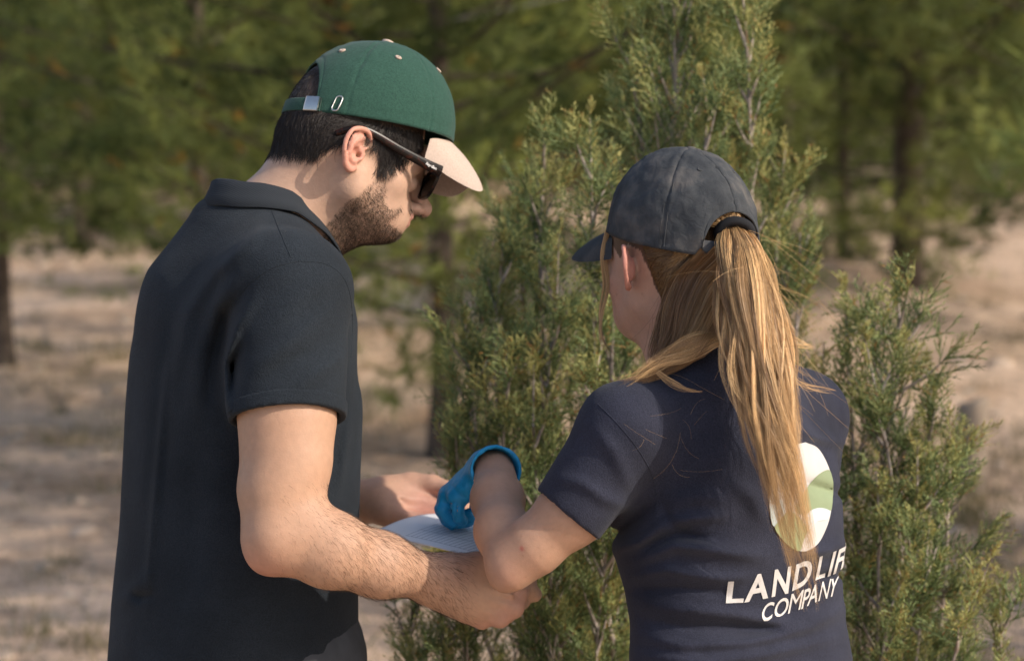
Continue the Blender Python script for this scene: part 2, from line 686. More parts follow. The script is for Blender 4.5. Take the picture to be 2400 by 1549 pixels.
def add_head(B, H, male=True):
    s = H.S
    M = H.M

    def L(x, y, z):
        return H(x, y, z)

    def E(c, r, k):
        B.u(ell(L(*c), M, np.array(r) * s), k)

    def RC(a, b, ra, rb, k):
        B.u(rc(L(*a), L(*b), ra * s, rb * s), k)
    E((0, 0.004, 0.044), (0.0755, 0.089, 0.095), 0.01)            # cranium
    E((0, -0.030, 0.014), (0.060, 0.043, 0.052), 0.03)             # occiput
    E((0, 0.036, -0.010), (0.056, 0.056, 0.066), 0.03)             # face mass
    for q in (1, -1):
        jx = 0.058 if male else 0.052
        RC((q * jx, 0.004, -0.018), (q * jx * 0.93, 0.012, -0.036), 0.014, 0.013, 0.02)
        RC((q * jx * 0.93, 0.012, -0.036), (q * 0.020, 0.073, -0.056), 0.014, 0.014, 0.022)
        E((q * 0.042, 0.055, -0.009), (0.019, 0.019, 0.015), 0.02)  # cheekbone
        RC((q * 0.040, 0.082, 0.022), (0, 0.094, 0.020), 0.010, 0.010, 0.016)
    E((0, 0.080, -0.056), (0.021, 0.017, 0.016), 0.018)            # chin
    E((0, 0.071, -0.035), (0.033, 0.031, 0.027), 0.02)             # muzzle
    E((0, 0.046, -0.042), (0.045, 0.045, 0.022), 0.03)             # under-jaw
    for q in (1, -1):
        B.s(ell(L(q * 0.031, 0.100, 0.002), M, np.array([0.017, 0.013, 0.012]) * s), 0.012)
        B.u(ell(L(q * 0.031, 0.083, 0.001), M, np.array([0.0125, 0.0115, 0.0115]) * s), 0.003)
    RC((0, 0.096, 0.008), (0, 0.1215, -0.015), 0.0075, 0.0095, 0.010)   # nose
    E((0, 0.1220, -0.019), (0.0098, 0.0095, 0.0088), 0.006)
    for q in (1, -1):
        E((q * 0.0125, 0.109, -0.023), (0.0075, 0.011, 0.0075), 0.005)
        B.s(ell(L(q * 0.0068, 0.113, -0.0295), M, np.array([0.0038, 0.0058, 0.004]) * s), 0.002)
    E((0, 0.1035, -0.0360), (0.021, 0.0072, 0.0050), 0.004)        # lips
    E((0, 0.1010, -0.0440), (0.019, 0.0082, 0.0060), 0.004)
    B.s(rc(L(-0.022, 0.1075, -0.0400), L(0.022, 0.1075, -0.0400), 0.0016, 0.0016), 0.002)

    def ear(q, spread):
        es = 0.82

        def e(p, z, o=0.0):
            p, z, o = p * es * 1.2, z * es, o * es
            return L(q * (0.0725 + max(0, 0.014 - p) * spread + o), p - 0.004, z + 0.004)
        an = unit(np.cross(e(0, 0.01) - e(0, 0), e(-0.02, 0) - e(0, 0)))
        ax_p = unit(e(-0.02, 0) - e(0, 0)); ax_z = M[2]
        A = np.stack([ax_p, ax_z, an])
        B.u(ell(e(-0.006, 0.004, -0.001), A, np.array([0.0165, 0.0285, 0.0035]) * s * es), 0.004)
        B.u(ell(e(-0.003, 0.0, -0.006), A, np.array([0.012, 0.018, 0.008]) * s * es), 0.006)
        hel = [(0.001, 0.003, 0.001), (0.012, 0.014, 0.001), (0.0125, 0.024, 0.002), (0.004, 0.0335, 0.003), (-0.009, 0.0325, 0.004),
               (-0.019, 0.024, 0.004), (-0.0228, 0.010, 0.003), (-0.0215, -0.004, 0.003), (-0.0165, -0.016, 0.002), (-0.011, -0.0255, 0.0), (-0.003, -0.0285, -0.001), (0.004, -0.022, -0.002)]
        hr = [0.0016, 0.0026, 0.0034, 0.0036, 0.0036, 0.0035, 0.0033, 0.0031, 0.0032, 0.0044, 0.0046, 0.0035]
        P = catmull([e(*h) for h in hel], 34)
        R = np.interp(np.linspace(0, 1, 34), np.linspace(0, 1, len(hr)), hr) * s * es
        for i in range(33):
            B.u(rc(P[i], P[i + 1], R[i], R[i + 1]), 0.0022)
        ah = [(0.002, 0.0235, 0.001), (-0.007, 0.016, 0.003), (-0.0125, 0.006, 0.003), (-0.0125, -0.005, 0.003), (-0.008, -0.014, 0.002), (-0.001, -0.0155, 0.001)]
        P = catmull([e(*h) for h in ah], 14)
        for i in range(13):
            B.u(rc(P[i], P[i + 1], 0.0026 * s * es, 0.0026 * s * es), 0.003)
        B.u(rc(e(-0.006, 0.016, 0.002), e(-0.008, 0.025, 0.001), 0.002 * s * es, 0.0016 * s * es), 0.003)
        B.s(ell(e(-0.0025, -0.003, 0.004), A, np.array([0.0075, 0.0095, 0.0085]) * s * es), 0.003)
        B.s(ell(e(0.003, -0.004, -0.001), A, np.array([0.0035, 0.0045, 0.009]) * s * es), 0.002)
        B.s(ell(e(-0.0165, 0.010, 0.005), A, np.array([0.0024, 0.014, 0.0032]) * s * es), 0.0025)
        B.s(ell(e(0.0035, 0.0125, 0.004), A, np.array([0.006, 0.0042, 0.0045]) * s * es), 0.003)
        B.u(rc(e(0.0085, 0.001, 0.001), e(0.0065, -0.008, 0.002), 0.0030 * s * es, 0.0034 * s * es), 0.003)
    ear(1, 0.55 if male else 0.75)
    ear(-1, 0.55 if male else 0.75)


def grow(V, F, mask, n, dirfn, length, radius, seg, colr, rng, jitter=0.25, curl=0.0, bend=None, vary=0.35):
    """short hairs rooted on the masked faces; returns verts, quads, colours"""
    fm = mask[F].mean(1)
    ar = np.linalg.norm(np.cross(V[F[:, 2]] - V[F[:, 0]], V[F[:, 3]] - V[F[:, 1]]), axis=1)
    pr = ar * fm
    pr /= pr.sum()
    idx = rng.choice(len(F), n, p=pr)
    w4 = rng.dirichlet((1, 1, 1, 1), n)
    root = (V[F[idx]] * w4[:, :, None]).sum(1)
    N = vnormals(V, F)
    nr = (N[F[idx]] * w4[:, :, None]).sum(1)
    nr /= np.linalg.norm(nr, axis=1, keepdims=True) + 1e-9
    d, lift = dirfn(root, nr)
    d = d - nr * (d * nr).sum(1, keepdims=True)
    d /= np.linalg.norm(d, axis=1, keepdims=True) + 1e-9
    d = d + rng.normal(0, jitter, d.shape)
    d -= nr * (d * nr).sum(1, keepdims=True)
    d /= np.linalg.norm(d, axis=1, keepdims=True) + 1e-9
    ln = length * (1 + rng.uniform(-vary, vary, n))
    if bend is None:
        bend = 0.5
    t = np.linspace(0, 1, seg)
    pts = root[:, None] + (d[:, None] * t[None, :, None] + nr[:, None] * (lift * (t - bend * t * t))[None, :, None]) * ln[:, None, None]
    if curl:
        side = np.cross(d, nr)
        ph = rng.uniform(0, 6.28, n)
        pts += side[:, None] * (np.sin(ph[:, None] + t[None] * 4.5) * curl * t[None])[:, :, None] * ln[:, None, None]
    pts -= nr[:, None] * 0.0006
    R = radius * (1 - 0.75 * t)[None] * (1 + rng.uniform(-0.3, 0.3, n))[:, None]
    SV, SF = strands(pts, R)
    c = np.asarray(colr(n, rng))
    C = np.repeat(c, seg * 2, axis=0)
    return SV, SF, C


def make_cap(H, rim, apex, e_pow, hole, panels, seam_d, crumple, seed, n_th=288, n_ph=54):
    """crown of a cap in the head frame. rim: (cy, ax, by, z_front, z_back); hole: (half angle, height fraction).
    returns verts (view), quads; angle 0 = front, pi = back"""
    cy, ax, by, zf, zb = rim
    th = np.linspace(0, 2 * np.pi, n_th, endpoint=False)
    c, s_ = np.cos(th), np.sin(th)
    R = np.stack([ax * s_, cy + by * c, zb + (zf - zb) * (c + 1) / 2], -1)
    R[:, 2] += 0.006 * (np.abs(s_) ** 2) * 0
    Rc = np.array([0, cy, (zf + zb) / 2])
    A = np.asarray(apex, float)
    dback = np.abs((th - np.pi + np.pi) % (2 * np.pi) - np.pi)      # angle from the back
    dback = np.abs(((th - np.pi) + np.pi) % (2 * np.pi) - np.pi)
    phi0 = np.zeros(n_th)
    m = dback < hole[0]
    phi0[m] = hole[1] * np.sqrt(np.maximum(0, 1 - (dback[m] / hole[0]) ** 2)) ** 0.9
    ph = np.linspace(0, 1, n_ph)
    PH = phi0[:, None] + (np.pi / 2 * 0.985 - phi0[:, None]) * ph[None]
    ca = np.cos(PH) ** e_pow
    sa = np.sin(PH) ** (e_pow * 1.06)
    P = Rc + ca[:, :, None] * (R - Rc)[:, None] + sa[:, :, None] * (A - Rc)
    # soft panels: grooves at the seams, slight puff between them
    ang = (th[:, None] + 0 * PH) % (2 * np.pi / panels)
    ds = np.minimum(ang, 2 * np.pi / panels - ang)
    arc = ds * np.maximum(np.cos(PH), 0.06) * 0.09
    nrm = P - (Rc - np.array([0, 0, 0.02]))
    nrm /= np.linalg.norm(nrm, axis=2, keepdims=True)
    disp = -seam_d * np.exp(-(arc / 0.0016) ** 2) + seam_d * 0.55 * np.exp(-((arc - 0.0045) / 0.003) ** 2)
    disp += crumple * vnoise(P.reshape(-1, 3), 26, seed).reshape(PH.shape) + 0.5 * crumple * vnoise(P.reshape(-1, 3), 70, seed + 3).reshape(PH.shape)
    disp += 1.1 * seam_d * vnoise(P.reshape(-1, 3), 190, seed + 5, 1).reshape(PH.shape) * np.exp(-(arc / 0.007) ** 2)
    # hem stitch groove near the rim
    disp += -0.0006 * np.exp(-((PH - phi0[:, None] - 0.10) / 0.02) ** 2)
    P = P + nrm * disp[:, :, None]
    V = H.arr(P.reshape(-1, 3))
    F = grid_faces(n_th, n_ph, wrap_u=True)
    top = H.arr(A[None] + np.array([[0, 0, -0.0006]]))
    ti = len(V)
    V = np.concatenate([V, top])
    i = np.arange(n_th)
    cap_f = np.stack([i * n_ph + n_ph - 1, ((i + 1) % n_th) * n_ph + n_ph - 1, np.full(n_th, ti)], -1)
    loops = np.concatenate([F.ravel(), cap_f.ravel()])
    sizes = np.concatenate([np.full(len(F), 4), np.full(n_th, 3)])

    def on(th_, ph_, out=0.0):
        cc, ss = math.cos(th_), math.sin(th_)
        Rp = np.array([ax * ss, cy + by * cc, zb + (zf - zb) * (cc + 1) / 2])
        p = Rc + math.cos(ph_) ** e_pow * (Rp - Rc) + math.sin(ph_) ** (e_pow * 1.06) * (A - Rc)
        nn = unit(p - (Rc - np.array([0, 0, 0.02])))
        return p + nn * out, nn
    return V, loops, sizes, on


def make_brim(H, rim, ang, length, drop, curve, tilt_side=0.0, nu=60, nv=18, thick=0.003, width=1.0):
    cy, ax, by, zf, zb = rim
    s = np.linspace(-1, 1, nu)
    t = np.linspace(0, 1, nv)
    th = s * ang
    c, s_ = np.cos(th), np.sin(th)
    inner = np.stack([ax * s_, cy + by * c, zb + (zf - zb) * (c + 1) / 2], -1)
    inner[:, :2] -= (inner[:, :2] - [0, cy]) * 0.03
    ymax = cy + by + length
    ext = (ymax - inner[:, 1]) * np.maximum(0, 1 - np.abs(s) ** 4.5) ** 0.55
    out = np.stack([inner[:, 0] * (1 + 0.04 * width), inner[:, 1] + ext, inner[:, 2] * 0 + zf - drop], -1)
    out[:, 2] = inner[:, 2] + (out[:, 2] - inner[:, 2]) * ext / np.maximum(ymax - inner[:, 1], 1e-6)
    P = inner[:, None] * (1 - t)[None, :, None] + out[:, None] * t[None, :, None]
    P[:, :, 2] -= curve * (P[:, :, 0] / ax) ** 2 * (0.25 + 0.75 * t)[None]
    P[:, :, 2] += 0.006 * np.sin(np.pi * t * 0.9)[None] * (1 - s[:, None] ** 2)
    # thickness: top, underside, rounded outer edge
    up = np.array([0, 0.35, 0.94])
    edge = np.minimum(1, (1 - t) * 8)[None] * np.minimum(1, (1 - np.abs(s)) * 10)[:, None]
    edge = np.sqrt(np.clip(edge, 0.0, 1))
    T = P + up * (thick / 2 * edge)[:, :, None]
    U = P - up * (thick / 2 * edge)[:, :, None]
    V = H.arr(np.concatenate([T.reshape(-1, 3), U.reshape(-1, 3)]))
    F = grid_faces(nu, nv)
    n = nu * nv
    F2 = F[:, ::-1] + n
    return V, np.concatenate([F, F2])


def tube(P, r, sides=10, caps=True, flat=None):
    """tube along P (n,3) with radii r (n,), optional flattening (axis vector, factor)"""
    P = np.asarray(P, float)
    n = len(P)
    r = np.broadcast_to(np.asarray(r, float), (n,))
    t = np.gradient(P, axis=0)
    t /= np.linalg.norm(t, axis=1, keepdims=True) + 1e-12
    ref = np.array([0.2, 0.3, 0.93]) if flat is None else np.asarray(flat[0], float)
    n1 = ref - t * (t @ ref)[:, None]
    n1 /= np.linalg.norm(n1, axis=1, keepdims=True) + 1e-12
    n2 = np.cross(t, n1)
    k = 1.0 if flat is None else flat[1]
    a = np.arange(sides) * 2 * np.pi / sides
    V = P[:, None] + (n1[:, None] * np.cos(a)[None, :, None] * k + n2[:, None] * np.sin(a)[None, :, None]) * r[:, None, None]
    F = grid_faces(n, sides, wrap_v=True)
    V = V.reshape(-1, 3)
    loops = F.ravel(); sizes = np.full(len(F), 4)
    if caps:
        loops = np.concatenate([loops, np.arange(sides)[::-1], (n - 1) * sides + np.arange(sides)])
        sizes = np.concatenate([sizes, [sides, sides]])
    return V, loops, sizes


def box_ribbon(P, Nn, wdt, thk):
    """strap: rectangular band along P with outward normals Nn"""
    P = np.asarray(P, float); Nn = np.asarray(Nn, float)
    t = np.gradient(P, axis=0)
    t /= np.linalg.norm(t, axis=1, keepdims=True)
    b = np.cross(t, Nn)
    b /= np.linalg.norm(b, axis=1, keepdims=True)
    n = np.cross(b, t)
    prof = [(-.5, 0), (-.5, .7), (-.44, 1), (.44, 1), (.5, .7), (.5, 0)]
    V = np.stack([P + b * (wdt * a) + n * (thk * c) for a, c in prof], 1).reshape(-1, 3)
    k = len(prof)
    F = grid_faces(len(P), k, wrap_v=True)
    loops = np.concatenate([F.ravel(), np.arange(k)[::-1], (len(P) - 1) * k + np.arange(k)])
    sizes = np.concatenate([np.full(len(F), 4), [k, k]])
    return V, loops, sizes


class Surface:
    """ray and nearest lookups on a mesh given in the view frame"""

    def __init__(self, V, F):
        self.t = BVHTree.FromPolygons(np.asarray(V).tolist(), np.asarray(F).tolist())

    def at(self, px, py):
        d = Vector(Q(px, py, 1.0)).normalized()
        h = self.t.ray_cast(Vector((0, 0, 0)), d)
        if h[0] is None:
            return None, None
        n = np.array(h[1])
        if n @ np.array(d) > 0:
            n = -n
        return np.array(h[0]), n

    def line(self, pts, n, out):
        c = catmull([(a, b, 0) for a, b in pts], n)
        P = []
        for x, y, _ in c:
            p, nn = self.at(x, y)
            if p is not None:
                P.append(p + nn * out)
        return np.array(P)


def eyelet_mesh(p, n, r, tube_r, k=14):
    n = unit(n)
    a = unit(np.cross(n, [0.3, 0.2, 0.9])); b = np.cross(n, a)
    th = np.linspace(0, 2 * np.pi, k, endpoint=False)
    C = p + r * (np.cos(th)[:, None] * a + np.sin(th)[:, None] * b)
    ph = np.linspace(0, 2 * np.pi, 6, endpoint=False)
    rad = (C - p) / r
    V = (C[:, None] + tube_r * (np.cos(ph)[None, :, None] * rad[:, None] + np.sin(ph)[None, :, None] * n)).reshape(-1, 3)
    F = grid_faces(k, 6, True, True)
    return V, F




def cloth_mat(name, col, knit=0.9, scale=520, var=0.2, sheen=0.12):
    """knit cloth: fine woven relief, soft unevenness of dye"""
    m, t, b = mat(name)
    c = np.array(col)
    n1 = noise_node(t, 14, 6)
    r1 = ramp(t, n1.outputs[0], [(0.3, tuple(c * (1 - var))), (0.7, tuple(c * (1 + var)))])
    n2 = noise_node(t, scale, 2)
    r2 = ramp(t, n2.outputs[0], [(0.35, (0.70,) * 3), (0.65, (1.25,) * 3)])
    t.links.new(mixc(t, r1.outputs[0], r2.outputs[0], 0.8, 'MULTIPLY'), b.inputs['Base Color'])
    setp(b, Roughness=0.93, Specular_IOR_Level=0.12)
    b.inputs['Sheen Weight'].default_value = sheen
    b.inputs['Sheen Roughness'].default_value = 0.5
    bp0 = add_bump(t, b, n2.outputs[0], knit, 0.0012)
    n3 = noise_node(t, 60, 4, 0.6, dist=0.6)
    add_bump(t, b, n3.outputs[0], 0.16, 0.004, bp0)
    return m


FAB_BLACK = cloth_mat('polo_pique', (0.0185, 0.0230, 0.0290), 0.9, 620, sheen=0.05)
FAB_NAVY = cloth_mat('navy_jersey', (0.0300, 0.0315, 0.0480), 0.6, 700, sheen=0.07)
GREEN_TWILL = flat_mat('green_twill', (0.0255, 0.070, 0.051), rough=0.85, var=0.22, scale=420, bump=0.7, bscale=900, bdist=0.0008, spec=0.15, sheen=0.10)
TAN_TWILL = flat_mat('tan_twill', (0.50, 0.385, 0.315), rough=0.9, var=0.10, scale=420, bump=0.5, bscale=1300, bdist=0.0004, spec=0.2)
METAL = flat_mat('brushed_metal', (0.62, 0.59, 0.55), rough=0.38, var=0.06, scale=200, spec=0.5, metal=1.0)
TROUSER = flat_mat('dark_trouser_cloth', (0.055, 0.058, 0.065), rough=0.9, var=0.15)
SHOE = flat_mat('shoe_leather', (0.06, 0.045, 0.035), rough=0.6)
# ================================================================ ground
def ground_z(x, y):
    x = np.asarray(x, float); y = np.asarray(y, float)
    P = np.stack([x.ravel(), y.ravel(), np.zeros(x.size)], -1)
    near = sstep(1.5, 5.0, np.hypot(P[:, 0], P[:, 1] - 2.4))
    z = 0.045 * vnoise(P, 0.6, 1, 3) * near + 0.018 * vnoise(P, 3.0, 2, 2) * near
    z += 0.42 * np.exp(-(((P[:, 0] - 2.15) / 0.85) ** 2 + ((P[:, 1] - 14.2) / 0.8) ** 2))
    z += 0.030 * np.maximum(P[:, 1] - 20, 0) * sstep(20, 30, P[:, 1])
    z += 0.25 * vnoise(P, 0.08, 3, 2) * sstep(18, 40, P[:, 1])
    return z.reshape(x.shape)


xs = np.concatenate([-np.geomspace(70, 6, 30), np.linspace(-5.9, 5.9, 110), np.geomspace(6, 70, 30)])
ys = np.concatenate([np.linspace(-25, -1, 14), np.linspace(-0.5, 16, 140), np.geomspace(16.2, 140, 60)])
X, Y = np.meshgrid(xs, ys, indexing='ij')
Z = ground_z(X, Y)
gv = np.stack([X, Y, Z], -1).reshape(-1, 3)
m_, t_, b_ = mat('dry_stony_soil')
n1 = noise_node(t_, 0.9, 6, 0.6)
r1 = ramp(t_, n1.outputs[0], [(0.30, (0.36, 0.235, 0.15)), (0.46, (0.58, 0.405, 0.285)), (0.66, (0.70, 0.51, 0.375))])
n2 = noise_node(t_, 9.0, 6, 0.7)
r2 = ramp(t_, n2.outputs[0], [(0.34, (0.58, 0.55, 0.52)), (0.50, (1.0, 1.0, 1.0)), (0.66, (1.22, 1.19, 1.14))])
c1 = mixc(t_, r1.outputs[0], r2.outputs[0], 0.9, 'MULTIPLY')
n3 = noise_node(t_, 0.35, 3, 0.5)
r3 = ramp(t_, n3.outputs[0], [(0.55, (0, 0, 0)), (0.68, (1, 1, 1))])
c2 = mixc(t_, c1, (0.16, 0.135, 0.075), r3.outputs[0])
mm_ = t_.nodes.new('ShaderNodeMix'); mm_.data_type = 'RGBA'
t_.links.new(c2, b_.inputs['Base Color'])
setp(b_, Roughness=0.95, Specular_IOR_Level=0.1)
n4 = noise_node(t_, 40, 6, 0.7)
add_bump(t_, b_, n4.outputs[0], 0.8, 0.02)
ground = add_obj('ground', np_mesh('ground', gv, grid_faces(len(xs), len(ys)), 4, True), m_)
ground['kind'] = 'structure'

# stones: a few shared shapes, each stone its own piece of the ground
rnge = np.random.default_rng(21)
STONE = flat_mat('pale_limestone', (0.56, 0.42, 0.315), rough=0.9, var=0.22, scale=9, bump=0.5, bscale=60, bdist=0.01)
STONE2 = flat_mat('grey_limestone', (0.42, 0.34, 0.27), rough=0.9, var=0.25, scale=9, bump=0.5, bscale=60, bdist=0.01)
shapes = []
for k in range(5):
    bm = bmesh.new()
    bmesh.ops.create_icosphere(bm, subdivisions=2, radius=1.0)
    v = np.array([q.co[:] for q in bm.verts])
    dsp = 1 + 0.34 * vnoise(v, 1.1, 50 + k, 2)
    for q, s_ in zip(bm.verts, dsp):
        q.co = q.co * float(s_)
        q.co.z *= 0.6
    me = bpy.data.meshes.new('stone')
    bm.to_mesh(me); bm.free()
    me.polygons.foreach_set('use_smooth', np.zeros(len(me.polygons), bool))
    me.materials.append(STONE if k < 3 else STONE2)
    shapes.append(me)
cnt = 0
while cnt < 240:
    D = 5.5 * (26 / 5.5) ** rnge.uniform(0, 1)
    px_ = rnge.uniform(-50, 2450)
    if 420 < px_ < 1000 and rnge.uniform() < 0.7:
        continue
    x = (px_ - 1200) / FPX * D
    y = D
    s_ = rnge.uniform(0.012, 0.032) * (1 + 0.05 * D) * (1.6 if rnge.uniform() < 0.10 else 1)
    o = bpy.data.objects.new('stone', shapes[rnge.integers(5)])
    COL.objects.link(o)
    o.location = (x, y, float(ground_z(np.array([x]), np.array([y]))[0]) - s_ * 0.06)
    o.scale = (s_ * rnge.uniform(0.8, 1.5), s_ * rnge.uniform(0.8, 1.3), s_ * rnge.uniform(0.7, 1.1))
    o.rotation_euler = (rnge.uniform(-0.3, 0.3), rnge.uniform(-0.3, 0.3), rnge.uniform(0, 6.28))
    o.parent = ground
    cnt += 1


def blades(name, root, dirs, length, width, cols, mt, parent=None):
    """single tapering blades: root (n,3), dirs (n,3)"""
    n = len(root)
    sd_ = np.cross(dirs, rnge.normal(0, 1, (n, 3)))
    sd_ /= np.linalg.norm(sd_, axis=1, keepdims=True) + 1e-9
    a = root - sd_ * (width / 2)[:, None]
    b = root + sd_ * (width / 2)[:, None]
    c = root + dirs * length[:, None]
    V = np.stack([a, b, c], 1).reshape(-1, 3)
    F = np.arange(3 * n)
    me = np_mesh(name, V, F, 3, False, np.repeat(cols, 3, 0))
    return add_obj(name, me, mt, parent)


# gravel and litter too small to pick apart
n = 6000
D = 4.5 * (24 / 4.5) ** rnge.uniform(0, 1, n)
x = (rnge.uniform(-80, 2480, n) - 1200) / FPX * D
zc = ground_z(x, D)
s_ = rnge.uniform(0.004, 0.014, n) * (1 + 0.04 * D)
oct_v = np.array([[1, 0, 0], [-1, 0, 0], [0, 1, 0], [0, -1, 0], [0, 0, 1], [0, 0, -1]], float)
oct_f = np.array([[0, 2, 4], [2, 1, 4], [1, 3, 4], [3, 0, 4], [2, 0, 5], [1, 2, 5], [3, 1, 5], [0, 3, 5]])
V = np.stack([x, D, zc], -1)[:, None] + oct_v[None] * s_[:, None, None] * rnge.uniform(0.6, 1.3, (n, 6, 1)) * np.array([1, 1, 0.6])
F = (oct_f[None] + (np.arange(n) * 6)[:, None, None]).reshape(-1, 3)
gc = np.array([0.44, 0.36, 0.28]) * rnge.uniform(0.45, 1.15, (n, 1))
GRAVEL = attr_mat('gravel', rough=0.95, var=0.2, scale=20, spec=0.1)
go = add_obj('gravel', np_mesh('gravel', V.reshape(-1, 3), F, 3, False, np.repeat(gc, 6, 0)), GRAVEL)
go['kind'] = 'stuff'; go['label'] = 'small pale gravel and crumbs of soil scattered over the ground'; go['category'] = 'gravel'

# dry grass and low herbs in tufts
roots, dirs = [], []
for k in range(1500):
    D0 = 4.5 * (30 / 4.5) ** rnge.uniform(0, 1)
    x0 = (rnge.uniform(-80, 2480) - 1200) / FPX * D0
    if vnoise(np.array([[x0, D0, 0.0]]), 0.5, 77)[0] < 0.0 and rnge.uniform() < 0.8:
        continue
    q = rnge.integers(14, 40)
    sp_ = rnge.uniform(0.03, 0.12)
    rx = x0 + rnge.normal(0, sp_, q); ry = D0 + rnge.normal(0, sp_, q)
    roots.append(np.stack([rx, ry, ground_z(rx, ry) - 0.005], -1))
    d = rnge.normal(0, 0.5, (q, 3)); d[:, 2] = np.abs(d[:, 2]) + 0.7
    dirs.append(d / np.linalg.norm(d, axis=1, keepdims=True))
roots = np.concatenate(roots); dirs = np.concatenate(dirs)
n = len(roots)
k = rnge.uniform(0, 1, (n, 1))
gcol = np.array([0.30, 0.23, 0.12]) * (1 - k) + np.array([0.10, 0.11, 0.045]) * k
GRASS = attr_mat('dry_grass', rough=0.8, var=0.15, scale=10, spec=0.15, trans=0.25)
g = blades('dry_grass', roots, dirs, rnge.uniform(0.04, 0.14, n), rnge.uniform(0.003, 0.007, n), gcol, GRASS)
g['kind'] = 'stuff'; g['label'] = 'dry grass and low herbs growing in tufts on the stony ground'; g['category'] = 'grass'

# ================================================================ pines
NEEDLE = attr_mat('pine_needles', rough=0.55, var=0.15, scale=3, spec=0.25, trans=0.30)
BARK = flat_mat('pine_bark', (0.085, 0.062, 0.047), rough=0.95, var=0.4, scale=14, bump=0.8, bscale=30, bdist=0.02)
TWIG = flat_mat('dead_twig', (0.34, 0.31, 0.28), rough=0.9, var=0.2)


def pine_parts(seed, H, R, z0, nb, npc, ncl, thick=0.042, needle=0.095, wid=0.0042, pollen=0.0, dark=(0.044, 0.072, 0.017), light=(0.338, 0.364, 0.098)):
    """returns trunk (V,loops,sizes), crown (V,F,col) around the origin"""
    r = np.random.default_rng(seed)
    tz = np.linspace(0, H * 0.93, 14)
    wob = np.cumsum(r.normal(0, 0.028, (14, 2)), 0) * (tz / H)[:, None]
    tr = np.stack([wob[:, 0], wob[:, 1], tz], -1)
    rad = thick * H / 4 * (1 - 0.85 * tz / H) + 0.012
    rad[0] *= 1.35
    tv, tl, ts = tube(tr, rad, 9)
    TV, TL, TS = [tv], [tl], [ts]
    off = len(tv)
    roots, dirs, cols, lens = [], [], [], []
    for k in range(nb):
        f = (k + r.uniform(0, 1)) / nb
        z = z0 + (H * 0.96 - z0) * f ** 0.9
        az = k * 2.39996 + r.normal(0, 0.4)
        prof = (1 - ((z - z0) / (H - z0)) ** 1.6) ** 0.8 * (0.75 + 0.5 * min(1, (z - z0) / (0.2 * H)))
        L = R * prof * r.uniform(0.6, 1.12) + 0.12
        el = r.uniform(-0.30, 0.22) + 0.6 * f
        d = np.array([math.cos(az) * math.cos(el), math.sin(az) * math.cos(el), math.sin(el)])
        p0 = np.array([np.interp(z, tz, tr[:, 0]), np.interp(z, tz, tr[:, 1]), z])
        s = np.linspace(0, 1, 7)[:, None]
        P = p0 + d * L * s + np.array([0, 0, 0.22 * L]) * s ** 2 + r.normal(0, 0.02 * L, 3) * s
        v, l, q = tube(P, np.linspace(0.011, 0.003, 7) * (0.6 + 0.4 * L), 5)
        TV.append(v); TL.append(l + off); TS.append(q); off += len(v)
        nc = max(4, int(ncl * L / R))
        bb = r.normal(0, 0.40)
        ncl_ = max(2, int(L * 3.2))
        ct = np.sort(r.uniform(0.30, 1.0, ncl_)); ct[-1] = 1.0
        coff = r.normal(0, 0.13 * L, (ncl_, 3)) * np.array([1, 1, 0.45]); coff[-1] *= 0.3
        cb = r.normal(0, 0.30, ncl_)
        for _ in range(nc):
            ci_ = r.integers(ncl_)
            t = ct[ci_]
            c = P[0] + (P[-1] - P[0]) * t + np.array([0, 0, -0.2 * L * t * (1 - t)]) + coff[ci_]
            c = c + r.normal(0, 1, 3) * np.array([0.13, 0.13, 0.085]) * (0.6 + 0.3 * L)
            bb = cb[ci_]
            ax = unit(d + np.array([0, 0, 0.55]) + r.normal(0, 0.45, 3))
            dd = ax + r.normal(0, 0.62, (npc, 3))
            dd /= np.linalg.norm(dd, axis=1, keepdims=True)
            back = r.uniform(0, 0.07, (npc, 1))
            roots.append(c - ax * back)
            dirs.append(dd)
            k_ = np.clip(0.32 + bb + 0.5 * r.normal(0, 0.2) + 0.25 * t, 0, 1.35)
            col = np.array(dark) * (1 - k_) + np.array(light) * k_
            if r.uniform() < pollen:
                col = np.array([0.46, 0.25, 0.045]) * r.uniform(0.7, 1.1)
                dirs[-1] = dirs[-1] * 0.45
            elif pollen > 0.03 and r.uniform() < 0.008:
                col = np.array([0.23, 0.085, 0.03])
            cols.append(np.tile(col, (npc, 1)) * r.uniform(0.8, 1.2, (npc, 1)))
    roots = np.concatenate(roots); dirs = np.concatenate(dirs); cols = np.concatenate(cols)
    n = len(roots)
    sd_ = np.cross(dirs, r.normal(0, 1, (n, 3)))
    sd_ /= np.linalg.norm(sd_, axis=1, keepdims=True) + 1e-9
    L = needle * r.uniform(0.7, 1.2, n)
    wv = wid * r.uniform(0.8, 1.3, n)
    V = np.stack([roots - sd_ * (wv / 2)[:, None], roots + sd_ * (wv / 2)[:, None], roots + dirs * L[:, None]], 1).reshape(-1, 3)
    return (np.concatenate(TV), np.concatenate(TL), np.concatenate(TS)), (V, np.arange(3 * n), np.repeat(cols, 3, 0))


PINES = {}


def pine_kind(key, **kw):
    T, C = pine_parts(**kw)
    PINES[key] = (np_mesh('trunk', *T), np_mesh('crown', C[0], C[1], 3, False, C[2]))
    PINES[key][0].materials.append(BARK)
    PINES[key][1].materials.append(NEEDLE)


